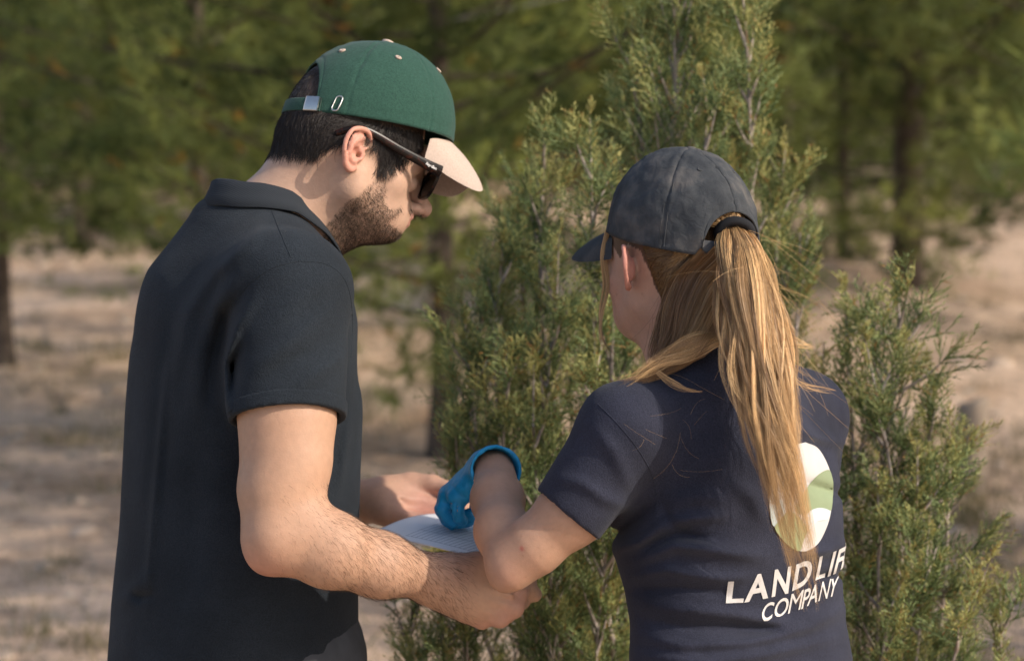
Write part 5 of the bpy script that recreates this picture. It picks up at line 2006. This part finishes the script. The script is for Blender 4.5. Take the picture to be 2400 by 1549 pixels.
W_FOLDS = [([(1490, 1318), (1580, 1278), (1680, 1290), (1790, 1305)], 15, 0.0060),
           ([(1500, 1290), (1580, 1255), (1680, 1262)], 11, -0.0040),
           ([(1475, 1352), (1560, 1335), (1680, 1355), (1760, 1352)], 12, 0.0045),
           ([(1480, 1380), (1600, 1378), (1720, 1392)], 10, -0.0035),
           ([(1490, 1412), (1600, 1428), (1720, 1440), (1850, 1462), (1960, 1425)], 15, 0.0045),
           ([(1500, 1450), (1600, 1470), (1720, 1472), (1850, 1480)], 11, -0.0035),
           ([(1500, 1490), (1600, 1512), (1750, 1506), (1900, 1470), (1985, 1425)], 14, 0.0055),
           ([(1490, 1535), (1650, 1552), (1800, 1532), (1970, 1490)], 14, 0.0050),
           ([(1545, 1235), (1620, 1215), (1710, 1208)], 15, 0.0050),
           ([(1560, 1180), (1640, 1165), (1720, 1175)], 22, 0.0028),
           ([(1425, 1262), (1480, 1222), (1538, 1172)], 13, -0.0060),
           ([(1548, 1168), (1570, 1228), (1640, 1262)], 12, -0.0030),
           ([(1440, 1290), (1500, 1270), (1560, 1225)], 13, 0.0050),
           ([(1300, 1120), (1360, 1130), (1420, 1170), (1480, 1190)], 15, 0.0025),
           ([(1390, 1000), (1440, 1060), (1480, 1150)], 18, 0.0025),
           ([(1860, 1000), (1930, 1030), (1984, 1040)], 12, 0.0040),
           ([(1880, 1130), (1940, 1150), (1978, 1160)], 12, -0.0035),
           ([(1880, 1300), (1940, 1290), (1980, 1272)], 12, 0.0040),
           ([(1900, 1350), (1950, 1352), (1985, 1340)], 10, -0.0040),
           ([(1700, 1120), (1760, 1160), (1800, 1230)], 20, 0.0025)]
Bt.d(folds_fn(W_FOLDS, 2.40))
Bt.d(lambda P: 0.0014 * vnoise(P * np.array([0.7, 0.7, 1.5]), 16, 31, 2))
Vt, Ft = Bt.mesh(0.0032)
Vt = relax(Vt, Ft, 2, 0.5)
tee = view_obj('t_shirt', wom, WOM0, Vt, Ft, 4, FAB_NAVY)
TS = Surface(Vt, Ft)
for pts in ([(1402, 948), (1440, 985), (1490, 1045), (1525, 1105), (1540, 1165), (1536, 1195)], [(1570, 856), (1620, 838), (1690, 832)]):
    P = TS.line(pts, 50, 0.0)
    if len(P) > 3:
        V, lo, sz = tube(P, 0.0006, 6)
        view_obj('seam', wom, WOM0, V, lo, sz, FAB_NAVY, parent=tee)


# ---- print on the back, draped on the cloth
def drape(px_, py_, out):
    res = np.zeros((len(px_), 3))
    for i, (x, y) in enumerate(zip(px_, py_)):
        p = None
        for k_ in range(40):
            p, n_ = TS.at(x - 1.5 * k_, y)
            if p is not None:
                break
        res[i] = p + n_ * out if p is not None else Q(x, y, 2.2)
    return res


def refine(bm, lim):
    for _ in range(6):
        bmesh.ops.triangulate(bm, faces=bm.faces[:])
        le = [e for e in bm.edges if e.calc_length() > lim]
        if not le:
            break
        bmesh.ops.subdivide_edges(bm, edges=le, cuts=1)
    bmesh.ops.triangulate(bm, faces=bm.faces[:])


def print_mesh(name, bm, out, mt, parent):
    bm.verts.index_update()
    v = np.array([w_.co[:] for w_ in bm.verts]); f = np.array([[w_.index for w_ in q.verts] for q in bm.faces])
    bm.free()
    V = drape(v[:, 0], v[:, 1], out)
    return view_obj(name, wom, WOM0, V, f, 3, mt, True, parent=parent)


letters1 = [('L', 1700, 1741, 1413, 1411, 52, 6), ('A', 1743, 1799, 1411, 1400, 62, 8), ('N', 1807, 1846, 1398, 1389, 64, 8), ('D', 1855, 1896, 1384, 1366, 62, 10),
            ('L', 1909, 1931, 1360, 1352, 57, 11), ('I', 1938, 1945, 1350, 1347, 58, 14), ('F', 1951, 1969, 1345, 1336, 58, 14), ('E', 1968, 1983, 1334, 1322, 58, 14)]
letters2 = [('C', 1781, 1807, 1458, 1451, 44, 8), ('O', 1810, 1842, 1450, 1440, 45, 9), ('M', 1845, 1874, 1438, 1427, 47, 9), ('P', 1876, 1892, 1427, 1420, 46, 9),
            ('A', 1889, 1913, 1420, 1409, 46, 9), ('N', 1916, 1937, 1408, 1401, 45, 10), ('Y', 1937, 1957, 1401, 1393, 43, 10)]
for ch, x0, x1, y0, y1, hgt, sl in letters1 + letters2:
    bm = text_pts(ch, 1.0, offset=0.028 if hgt > 50 else (0.0 if ch in 'MN' else 0.012))
    xs = [v.co.x for v in bm.verts]; ys = [v.co.y for v in bm.verts]
    a0, a1, b0, b1 = min(xs), max(xs), min(ys), max(ys)
    for v in bm.verts:
        s_ = (v.co.x - a0) / (a1 - a0); t_ = (v.co.y - b0) / (b1 - b0)
        v.co = (x0 + s_ * (x1 - x0) + t_ * sl, y0 + s_ * (y1 - y0) - t_ * hgt, 0)
    refine(bm, 9.0)
    print_mesh('printed_letter', bm, 0.0010, WHITE_INK, tee)


def patch(name, pts, out, colr, smooth_=True):
    if smooth_:
        c = catmull([(a, b, 0) for a, b in pts] + [(pts[0][0], pts[0][1], 0)], 64)[:-1]
    else:
        c = np.array([(a, b, 0) for a, b in pts])
    bm = bmesh.new()
    bm.faces.new([bm.verts.new(tuple(p)) for p in c])
    refine(bm, 12.0)
    mt = flat_mat('print_' + name, colr, rough=0.7, var=0.04)
    return print_mesh('printed_logo', bm, out, mt, tee)


egg = [(1886, 1036), (1915, 1050), (1938, 1088), (1951, 1135), (1948, 1185), (1938, 1230), (1915, 1275), (1885, 1292), (1850, 1280), (1822, 1250), (1806, 1212), (1802, 1175), (1808, 1130), (1832, 1080), (1860, 1046)]
patch('white', egg, 0.0009, (0.58, 0.545, 0.515))
patch('green', [(1897, 1130), (1918, 1110), (1940, 1101), (1948, 1118), (1951, 1140), (1948, 1185), (1943, 1196), (1925, 1190), (1905, 1192), (1880, 1205), (1862, 1190)], 0.0014, (0.25, 0.30, 0.175))
patch('pale_blue', [(1880, 1208), (1905, 1192), (1925, 1190), (1943, 1198), (1936, 1216), (1912, 1222), (1895, 1240), (1880, 1228)], 0.0018, (0.52, 0.58, 0.58))
patch('mist', [(1804, 1185), (1826, 1170), (1838, 1190), (1830, 1215), (1812, 1232), (1804, 1208)], 0.0014, (0.50, 0.57, 0.56))
patch('leaf', [(1830, 1212), (1848, 1196), (1875, 1215), (1890, 1240), (1880, 1268), (1872, 1290), (1848, 1279), (1826, 1256), (1814, 1234)], 0.0018, (0.28, 0.32, 0.16))
patch('sand', [(1806, 1140), (1822, 1118), (1832, 1140), (1826, 1168), (1804, 1182)], 0.0014, (0.55, 0.48, 0.43))

# ---- cap
FADED = None
m_, t_, b_ = mat('faded_blue_twill')
n1 = noise_node(t_, 22, 6, 0.6)
r1 = ramp(t_, n1.outputs[0], [(0.30, (0.033, 0.036, 0.041)), (0.50, (0.056, 0.059, 0.063)), (0.70, (0.125, 0.114, 0.106))])
t_.links.new(r1.outputs[0], b_.inputs['Base Color'])
setp(b_, Roughness=0.88, Specular_IOR_Level=0.2)
n2 = noise_node(t_, 1100, 3)
bp1 = add_bump(t_, b_, n2.outputs[0], 0.3, 0.0005)
n3 = noise_node(t_, 75, 5, 0.6, dist=1.0)
add_bump(t_, b_, n3.outputs[0], 0.4, 0.004, bp1)
FADED = m_
rimw = (-0.012, 0.0850, 0.1030, 0.070, 0.006)
apexw = (0, -0.038, 0.150)
V, loops, sizes, onw = make_cap(HW, rimw, apexw, 0.86, (0.52, 0.46), 6, 0.0012, 0.0036, 18)
capw = view_obj('cap', wom, WOM0, V, loops, sizes, FADED)
sm = capw.modifiers.new('cloth thickness', 'SOLIDIFY'); sm.thickness = 0.0022; sm.offset = -1
V, F = make_brim(HW, rimw, 1.02, 0.072, 0.016, 0.044, thick=0.0035)
view_obj('brim', wom, WOM0, V, F, 4, FADED, parent=capw)
button(HW(*apexw) + HW.M[2] * 0.002, HW.M[2], 0.0075, FADED, wom, WOM0, capw)
for ang_ in (math.pi / 6, math.pi / 2, math.pi * 5 / 6, -math.pi / 6, -math.pi / 2, -math.pi * 5 / 6):
    p, n = onw(ang_, 1.0, 0.0016)
    V, F = eyelet_mesh(HW.arr(p[None])[0], n @ HW.M, 0.0028, 0.0013)
    view_obj('eyelet', wom, WOM0, V, F, 4, FADED, parent=capw)
# double stitch lines along the back seams
for ang_, off in ((-math.pi * 2 / 3, 0.035), (-math.pi * 2 / 3, -0.035), (math.pi, 0.035), (math.pi, -0.035)):
    ph0 = 0.02 if abs(abs(ang_) - math.pi) > 0.1 else 0.76
    P = HW.arr(np.array([onw(ang_ + off * (0.6 + 0.4 / max(0.25, math.cos(q))), q, 0.0012)[0] for q in np.linspace(ph0, 1.42, 40)]))
    V, lo, sz = tube(P, 0.00055, 5)
    view_obj('stitching', wom, WOM0, V, lo, sz, FADED, parent=capw)
# strap under the hole
angs = np.linspace(math.pi - 0.52, math.pi + 0.52, 40)
sp_ = np.array([onw(a_, 0.07, 0.0018)[0] for a_ in angs]); sn_ = np.array([onw(a_, 0.06, 0)[1] for a_ in angs])
sn_[:, 2] = 0
V, lo, sz = box_ribbon(HW.arr(sp_), sn_ @ HW.M, 0.0160, 0.0020)
view_obj('strap', wom, WOM0, V, lo, sz, FADED, parent=capw)

# ---- hair
rngw = np.random.default_rng(9)
hs_v, hs_f, hs_c = [], [], []


def add_hair(pts, rad, cols, bucket):
    V, F = strands(pts, rad)
    v, f, c = bucket
    o = sum(len(x) for x in v)
    v.append(V); f.append(F + o); c.append(np.repeat(cols, pts.shape[1] * 2, axis=0))


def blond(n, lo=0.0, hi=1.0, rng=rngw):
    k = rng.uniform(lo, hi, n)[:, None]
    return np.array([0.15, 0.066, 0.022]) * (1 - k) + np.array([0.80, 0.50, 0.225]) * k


def lock(guide, width, n, m=26, r=0.00032, tip=0.35, wave=0.004, clump=0.5, col=(0.2, 0.9), flat=(1, 1), spread_end=1.0, rng=rngw, bucket=None, shorten=0.15):
    """strands around a guide curve; width: array of half-widths along the guide"""
    G = catmull(guide, m)
    t = np.gradient(G, axis=0)
    t /= np.linalg.norm(t, axis=1, keepdims=True)
    vx = np.array([1.0, 0, 0]) - t * t[:, :1]
    vx /= np.linalg.norm(vx, axis=1, keepdims=True)
    vy = np.cross(t, vx)
    wd = np.interp(np.linspace(0, 1, m), np.linspace(0, 1, len(width)), width)
    a = rng.uniform(0, 2 * np.pi, n); q = np.sqrt(rng.uniform(0, 1, n))
    ox, oy = q * np.cos(a), q * np.sin(a)
    nc = max(3, n // 40)
    cx, cy = rng.uniform(-0.9, 0.9, nc), rng.uniform(-0.9, 0.9, nc)
    own = np.argmin((ox[:, None] - cx) ** 2 + (oy[:, None] - cy) ** 2, 1)
    s = np.linspace(0, 1, m)
    cl = clump * sstep(0.1, 0.9, s)
    X = ox[:, None] * (1 - cl) + cx[own][:, None] * cl
    Y = oy[:, None] * (1 - cl) + cy[own][:, None] * cl
    ph = rng.uniform(0, 6.28, nc)[own]; fr_ = rng.uniform(0.6, 1.4, nc)[own]
    wv = wave * s[None] ** 1.1
    X = X * wd[None] * flat[0] + wv * np.sin(ph[:, None] + 9 * fr_[:, None] * s[None]) + 0.15 * wv * rng.normal(0, 1, (n, 1)) * np.sin(6 * s)[None]
    Y = Y * wd[None] * flat[1] + 0.6 * wv * np.cos(ph[:, None] * 1.7 + 8 * fr_[:, None] * s[None])
    end = 1 - shorten * rng.uniform(0, 1, n)
    # resample to shortened length
    idx = s[None] * end[:, None] * (m - 1)
    i0 = np.clip(idx.astype(int), 0, m - 2); f_ = (idx - i0)

    def samp(A):
        return np.take_along_axis(A, i0, 1) * (1 - f_) + np.take_along_axis(A, i0 + 1, 1) * f_
    Xs, Ys = samp(X), samp(Y)

    def sg(A):
        return A[i0] * (1 - f_)[..., None] + A[i0 + 1] * f_[..., None]
    P = sg(G) + sg(vx) * Xs[..., None] + sg(vy) * Ys[..., None]
    R = r * (1 - (1 - tip) * s ** 2)[None] * rng.uniform(0.7, 1.3, (n, 1))
    base = blond(nc, *col)[own] * rng.uniform(0.75, 1.25, n)[:, None]
    add_hair(P, R, base, bucket)


pony = ([], [], [])
base_p = HW.arr(np.array([[0.004, -0.110, 0.040]]))[0]
bpx, bpy_ = PXY(base_p[None])
# main tail: a bundle of locks fanning a little, each wavy
core = [base_p + [0, 0.012, 0.004], Q(1736, 600, 2.200), Q(1752, 700, 2.170), Q(1775, 850, 2.150), Q(1805, 1000, 2.135), Q(1842, 1150, 2.135), Q(1900, 1425, 2.160)]
tails = [  # dx at top, mid, end, depth offset, length trim, n
    (-34, -62, -52, 0.006, 0.24, 150), (-26, -58, -34, -0.006, 0.30, 150), (-18, -40, -36, 0.0, 0.10, 190), (-8, -20, -22, -0.012, 0.06, 220), (4, -4, -8, -0.016, 0.0, 240), (12, 14, 6, -0.014, 0.02, 240),
    (20, 32, 18, -0.008, 0.04, 220), (30, 52, 22, 0.0, 0.14, 200), (38, 70, 22, 0.010, 0.22, 160), (44, 84, 18, 0.018, 0.34, 110), (0, 10, 0, 0.012, 0.05, 260), (-22, -30, -20, 0.014, 0.2, 160), (26, 40, 10, 0.016, 0.2, 160)]
pyk = [None, 590, 700, 850, 1000, 1140, 1300]
prof = [0, 0.55, 1.0, 1.0, 0.85, 0.6, 1.0]
for dt, dm, de, dd, trim, n_ in tails:
    g = []
    for i, c_ in enumerate(core):
        if i == 0:
            g.append(c_ + [dt * 0.0005 * 0.5, dd * 0.4, 0]); continue
        f_ = (i - 1) / 5
        dx = (dt * (1 - f_ / 0.4) + dm * f_ / 0.4) if f_ < 0.4 else (dm * (1 - (f_ - 0.4) / 0.6) + de * (f_ - 0.4) / 0.6)
        g.append(c_ + [dx * 0.00040 * (1 - 0.35 * max(0, f_ - 0.4) / 0.6), dd, 0])
    L = catmull(g, 60)[: int(60 * (1 - trim))]
    lock(L[np.linspace(0, len(L) - 1, 11).astype(int)], [0.006, 0.0135, 0.0145, 0.0135, 0.0110, 0.0075, 0.0025], int(n_ * 3.8), 18, 0.00018, 0.12, 0.0140, 0.55, (0.15, 1.1), (1, 0.8), bucket=pony, shorten=0.34)
# stray hairs standing off on the sunlit side
for i in range(110):
    s0 = rngw.uniform(0.0, 0.55)
    k_ = int(s0 * 5) + 1
    p0 = core[min(k_, 5)] + [rngw.uniform(-0.01, 0.04), rngw.uniform(-0.02, 0.02), rngw.uniform(-0.03, 0.03)]
    ln = rngw.uniform(0.025, 0.10)
    d = unit([rngw.uniform(-0.2, 0.9), rngw.uniform(-0.4, 0.4), rngw.uniform(-1.0, 0.15)])
    sd_ = rngw.normal(0, 0.35, 3)
    s = np.linspace(0, 1, 14)[:, None]
    P = p0 + d * ln * s + sd_ * ln * s * s * 0.6 + np.array([0, 0, -0.35]) * ln * s * s
    add_hair(P[None], (0.00013 * (1 - 0.5 * s[:, 0]))[None], blond(1, 0.5, 1.0), pony)
# loose single hairs over the back of the shirt
for i in range(13):
    x0, y0 = rngw.uniform(1500, 1760), rngw.uniform(850, 1130)
    ln = rngw.uniform(30, 150); an = rngw.uniform(0, 6.28); cv = rngw.normal(0, 0.3)
    s = np.linspace(0, 1, 12)
    P = []
    for q in s:
        aa_ = an + cv * q
        p, n_ = TS.at(x0 + math.cos(aa_) * ln * q, y0 + math.sin(aa_) * ln * q)
        if p is None:
            break
        P.append(p + n_ * (0.002 + 0.006 * math.sin(q * 3.0)))
    if len(P) == 12:
        add_hair(np.array(P)[None], np.full((1, 12), 0.00006), blond(1, 0.3, 0.9) * 0.8, pony)
ponyo = view_obj('ponytail', wom, WOM0, np.concatenate(pony[0]), np.concatenate(pony[1]), 4, HAIR, True, np.concatenate(pony[2]))

# hair band: a thick dark elastic round the root of the tail
tt = np.linspace(0, 2 * np.pi, 30, endpoint=False)
bd = unit(core[1] - base_p)
b1 = unit(np.cross(bd, [0, 1, 0])); b2 = np.cross(bd, b1)
ctr = base_p + bd * 0.006
ring = ctr + 0.0185 * np.cos(tt)[:, None] * b1 + 0.0150 * np.sin(tt)[:, None] * b2
ph_ = np.linspace(0, 2 * np.pi, 9, endpoint=False)
ro = (ring - ctr) / np.linalg.norm(ring - ctr, axis=1, keepdims=True)
V = (ring[:, None] + 0.0058 * (np.cos(ph_)[None, :, None] * ro[:, None] + np.sin(ph_)[None, :, None] * bd * 1.15)).reshape(-1, 3)
BAND = flat_mat('black_elastic', (0.012, 0.012, 0.014), rough=0.85, bump=0.4, bscale=600)
view_obj('hair_band', wom, WOM0, V, grid_faces(30, 9, True, True), 4, BAND, parent=ponyo)

# swept-back hair under the cap and the loose hair below it
under = ([], [], [])


def head_pt(y, z, out=0.003):
    """point on her left side of the head in the head frame"""
    d = HW.arr(np.array([[-0.30, y, z]]))[0]
    dirv = Vector(HW.M[0])
    h = wsurf.t.ray_cast(Vector(d), dirv)
    p = np.array(h[0]) if h[0] is not None else HW.arr(np.array([[-0.02, y, z]]))[0]
    return p + (-HW.M[0]) * out


for i in range(1500):
    # root along the hairline, end towards the root of the tail
    q = rngw.uniform(0.5, 1)
    hy = np.interp(q, [0, 0.25, 0.45, 0.65, 1], [0.062, 0.030, -0.026, -0.032, -0.040])
    hz = np.interp(q, [0, 0.25, 0.45, 0.65, 1], [0.078, 0.062, 0.036, 0.012, -0.060])
    ey, ez = -0.086 + rngw.normal(0, 0.004), 0.030 + rngw.normal(0, 0.012)
    if rngw.uniform() < 0.25:
        hy -= rngw.uniform(0, 0.03)
    pts = []
    sag = rngw.uniform(-0.004, 0.010)
    for s_ in np.linspace(0, 1, 8):
        pts.append(head_pt(hy + (ey - hy) * s_, hz + (ez - hz) * s_ ** 1.2 - sag * math.sin(math.pi * s_), 0.0012 + 0.006 * math.sin(math.pi * min(s_, 0.8)) * rngw.uniform(0.3, 1)))
    P = catmull(pts, 14)
    add_hair(P[None], np.full((1, 14), 0.00024), blond(1, 0.0, 0.40) * 0.5, under)  # same blond hair, colour halved to paint in shade under the cap
for i in range(420):
    a_ = rngw.uniform(-1, 1)
    st = HW.arr(np.array([[0.042 * a_, -0.082 + 0.012 * abs(a_), 0.060 + 0.035 * (1 - a_ * a_) + rngw.normal(0, 0.005)]]))[0]
    en = base_p + rngw.normal(0, 0.006, 3)
    md_ = (st + en) / 2 - unit([HW.M[1][0], HW.M[1][1], 0]) * 0.012
    P = catmull([st, md_, en], 10)
    add_hair(P[None], np.full((1, 10), 0.00030), blond(1, 0.2, 0.9), under)
# loose hair: from the nape down and forward over the left shoulder
for gx, n_, cl_ in (((1662, 650, 2.256), 260, (0.0, 0.25)), ((1630, 655, 2.266), 260, (0.0, 0.22)), ((1602, 680, 2.276), 220, (0.0, 0.22)), ((1685, 660, 2.246), 240, (0.0, 0.35)), ((1700, 690, 2.232), 200, (0.05, 0.5))):  # dark colour ranges paint the shadow into this hair mass
    x0, y0, d0 = gx
    g = [Q(x0 + 40, y0 - 60, d0 - 0.02), Q(x0, y0, d0), Q(x0 - 18 - (x0 - 1565) * 0.15, y0 + 80, d0 - 0.012), Q(x0 - 35 - (x0 - 1565) * 0.30, 815, d0 - 0.030), Q(1530 + (x0 - 1565) * 0.15, 862, 2.215), Q(1478 + (x0 - 1565) * 0.1, 892, 2.200)]
    lock(g, [0.016, 0.022, 0.024, 0.018, 0.010, 0.005], int(n_ * 2.6), 16, 0.00020, 0.15, 0.004, 0.35, cl_, (1, 0.5), bucket=under, shorten=0.5)
# light lock across the shoulder, small ends
lock([Q(1715, 790, 2.205), Q(1650, 802, 2.200), Q(1580, 832, 2.198), Q(1510, 868, 2.190), Q(1440, 902, 2.185)], [0.010, 0.013, 0.013, 0.009, 0.003], 170, 20, 0.00014, 0.1, 0.005, 0.2, (0.2, 0.9), (1, 0.35), bucket=under, shorten=0.55)
lock([Q(1540, 872, 2.195), Q(1570, 895, 2.190), Q(1610, 912, 2.186), Q(1648, 920, 2.184)], [0.003, 0.005, 0.004, 0.001], 30, 18, 0.00012, 0.4, 0.002, 0.5, (0.3, 0.8), bucket=under)
lock([Q(1830, 790, 2.24), Q(1870, 805, 2.24), Q(1915, 812, 2.25)], [0.006, 0.006, 0.002], 40, 16, 0.00012, 0.2, 0.003, 0.3, (0.5, 1.0), bucket=under)
lock([Q(1850, 880, 2.19), Q(1890, 905, 2.19), Q(1960, 920, 2.22)], [0.004, 0.004, 0.001], 24, 16, 0.00012, 0.2, 0.003, 0.3, (0.5, 1.0), bucket=under)
# lock in front of the ear
lock([Q(1424, 540, 2.36), Q(1414, 600, 2.36), Q(1422, 670, 2.36), Q(1410, 740, 2.35), Q(1412, 800, 2.34), Q(1445, 842, 2.33)], [0.003, 0.0045, 0.0042, 0.0036, 0.0026, 0.001], 110, 24, 0.00016, 0.2, 0.003, 0.4, (0.15, 0.7), bucket=under, shorten=0.25)
# small wisps at the nape and temple
for i in range(22):
    x0, y0 = rngw.uniform(1520, 1590), rngw.uniform(660, 780)
    p, n_ = wsurf.at(x0, y0)
    if p is None:
        continue
    ln = rngw.uniform(0.02, 0.05)
    s = np.linspace(0, 1, 10)[:, None]
    d = unit([rngw.uniform(-0.5, 0.6), 0, -1])
    P = p + n_ * (0.001 + 0.006 * s) + d * ln * s + np.array([rngw.normal(0, 0.3), 0, 0]) * ln * s * s
    add_hair(P[None], np.full((1, 10), 0.00013), blond(1, 0.0, 0.4) * 0.6, under)
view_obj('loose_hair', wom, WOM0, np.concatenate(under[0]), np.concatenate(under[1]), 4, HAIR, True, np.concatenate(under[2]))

# ---- trousers and shoes, below the frame
Bt2 = Body()
for q in (1, -1):
    hp_ = WOM0 + [WR[0] * 0.085 * q, WR[1] * 0.085 * q, 0.78]
    ft = WOM0 + [WR[0] * 0.095 * q, WR[1] * 0.095 * q, 0.07]
    kn_ = (hp_ + ft) / 2 + [WF[0] * 0.02, WF[1] * 0.02, 0.02]
    Bt2.u(rc(to_view(hp_), to_view(kn_), 0.090, 0.066), 0.03)
    Bt2.u(rc(to_view(kn_), to_view(ft), 0.066, 0.052), 0.02)
Bt2.u(rc(to_view(WOM0 + [WR[0] * .06, WR[1] * .06, 0.84]), to_view(WOM0 - [WR[0] * .06, WR[1] * .06, -0.84]), 0.100, 0.100), 0.05)
Vq, Fq = Bt2.mesh(0.016)
view_obj('trousers', wom, WOM0, Vq, Fq, 4, TROUSER)
for q in (1, -1):
    ft = WOM0 + [WR[0] * 0.095 * q, WR[1] * 0.095 * q, 0]
    Bt2 = Body()
    f3 = np.array([WF[0], WF[1], 0])
    un = V2W.T @ np.array([0, 0, 1.0])
    Bt2.u(rcf(to_view(ft + [0, 0, 0.055] - f3 * 0.04), to_view(ft + [0, 0, 0.040] + f3 * 0.15), 0.044, 0.038, un, 1.0, 0.8), 0.02)
    Bt2.u(rc(to_view(ft + [0, 0, 0.05]), to_view(ft + [0, 0, 0.11]), 0.044, 0.046), 0.02)
    zc = to_view(ft)
    Bt2.s((lambda P, zc=zc, un=un: (P - zc) @ un - 0.002, zc - 1, zc + 1), 0.0)
    Vq, Fq = Bt2.mesh(0.010)
    view_obj('shoe', wom, WOM0, Vq, Fq, 4, SHOE)
# ================================================================ the sheet they both look at
pl = [Q(868, 1250, 2.47), Q(1046, 1206, 2.66), Q(1400, 1258, 2.47), Q(1150, 1318, 2.345)]   # left, far, right, near corners
PAP0 = to_world(np.mean(pl, 0))
nu, nv = 40, 40
U, Vv = np.meshgrid(np.linspace(0, 1, nu), np.linspace(0, 1, nv), indexing='ij')
a, b, c, d = [to_world(p) for p in pl]


def sheet_pts(u, v):
    u = u[..., None]; v = v[..., None]
    p = (a * (1 - u) + b * u) * (1 - v) + (d * (1 - u) + c * u) * v
    return p


G = sheet_pts(U, Vv)
G[..., 2] += 0.007 * np.sin(U * np.pi) * (1 - 0.5 * Vv) - 0.004 * (Vv - 0.5) ** 2 + 0.002 * np.sin(3 * Vv + 2 * U)
V = (G - PAP0).reshape(-1, 3)
F = grid_faces(nu, nv)
me = np_mesh('paper_sheet', V, F, 4, True)
uvl = me.uv_layers.new(name='sheet')
uvs = np.stack([U.ravel(), Vv.ravel()], -1)[F.ravel()]
uvl.data.foreach_set('uv', uvs.astype(np.float32).ravel())
m_, t_, b_ = mat('printed_form')
uvn = t_.nodes.new('ShaderNodeUVMap'); uvn.uv_map = 'sheet'
sep = t_.nodes.new('ShaderNodeSeparateXYZ')
t_.links.new(uvn.outputs[0], sep.inputs[0])


def mth(op, *args):
    n = t_.nodes.new('ShaderNodeMath'); n.operation = op
    for i, v in enumerate(args):
        if hasattr(v, 'is_output'):
            t_.links.new(v, n.inputs[i])
        else:
            n.inputs[i].default_value = v
    return n.outputs[0]


def lines(src, n, wd):
    fr = mth('FRACT', mth('MULTIPLY', src, n))
    return mth('LESS_THAN', mth('ABSOLUTE', mth('SUBTRACT', fr, 0.5)), wd)


l1 = lines(sep.outputs[0], 6.0, 0.018)
l2 = lines(sep.outputs[1], 26.0, 0.075)
grid = mth('MAXIMUM', l1, l2)
inside = mth('MULTIPLY', mth('MULTIPLY', mth('GREATER_THAN', sep.outputs[0], 0.08), mth('LESS_THAN', sep.outputs[0], 0.92)), mth('MULTIPLY', mth('GREATER_THAN', sep.outputs[1], 0.24), mth('LESS_THAN', sep.outputs[1], 0.95)))
fac = mth('MULTIPLY', mth('MULTIPLY', grid, inside), 0.62)
t_.links.new(mixc(t_, (0.86, 0.85, 0.86), (0.16, 0.17, 0.21), fac), b_.inputs['Base Color'])
setp(b_, Roughness=0.75, Specular_IOR_Level=0.2)
pap = add_obj('paper_sheet', me, m_, None, PAP0)
pap['label'] = 'white printed form with ruled table lines held flat between the man and woman'
pap['category'] = 'paper'
sm = pap.modifiers.new('sheet thickness', 'SOLIDIFY'); sm.thickness = 0.0012; sm.offset = -1
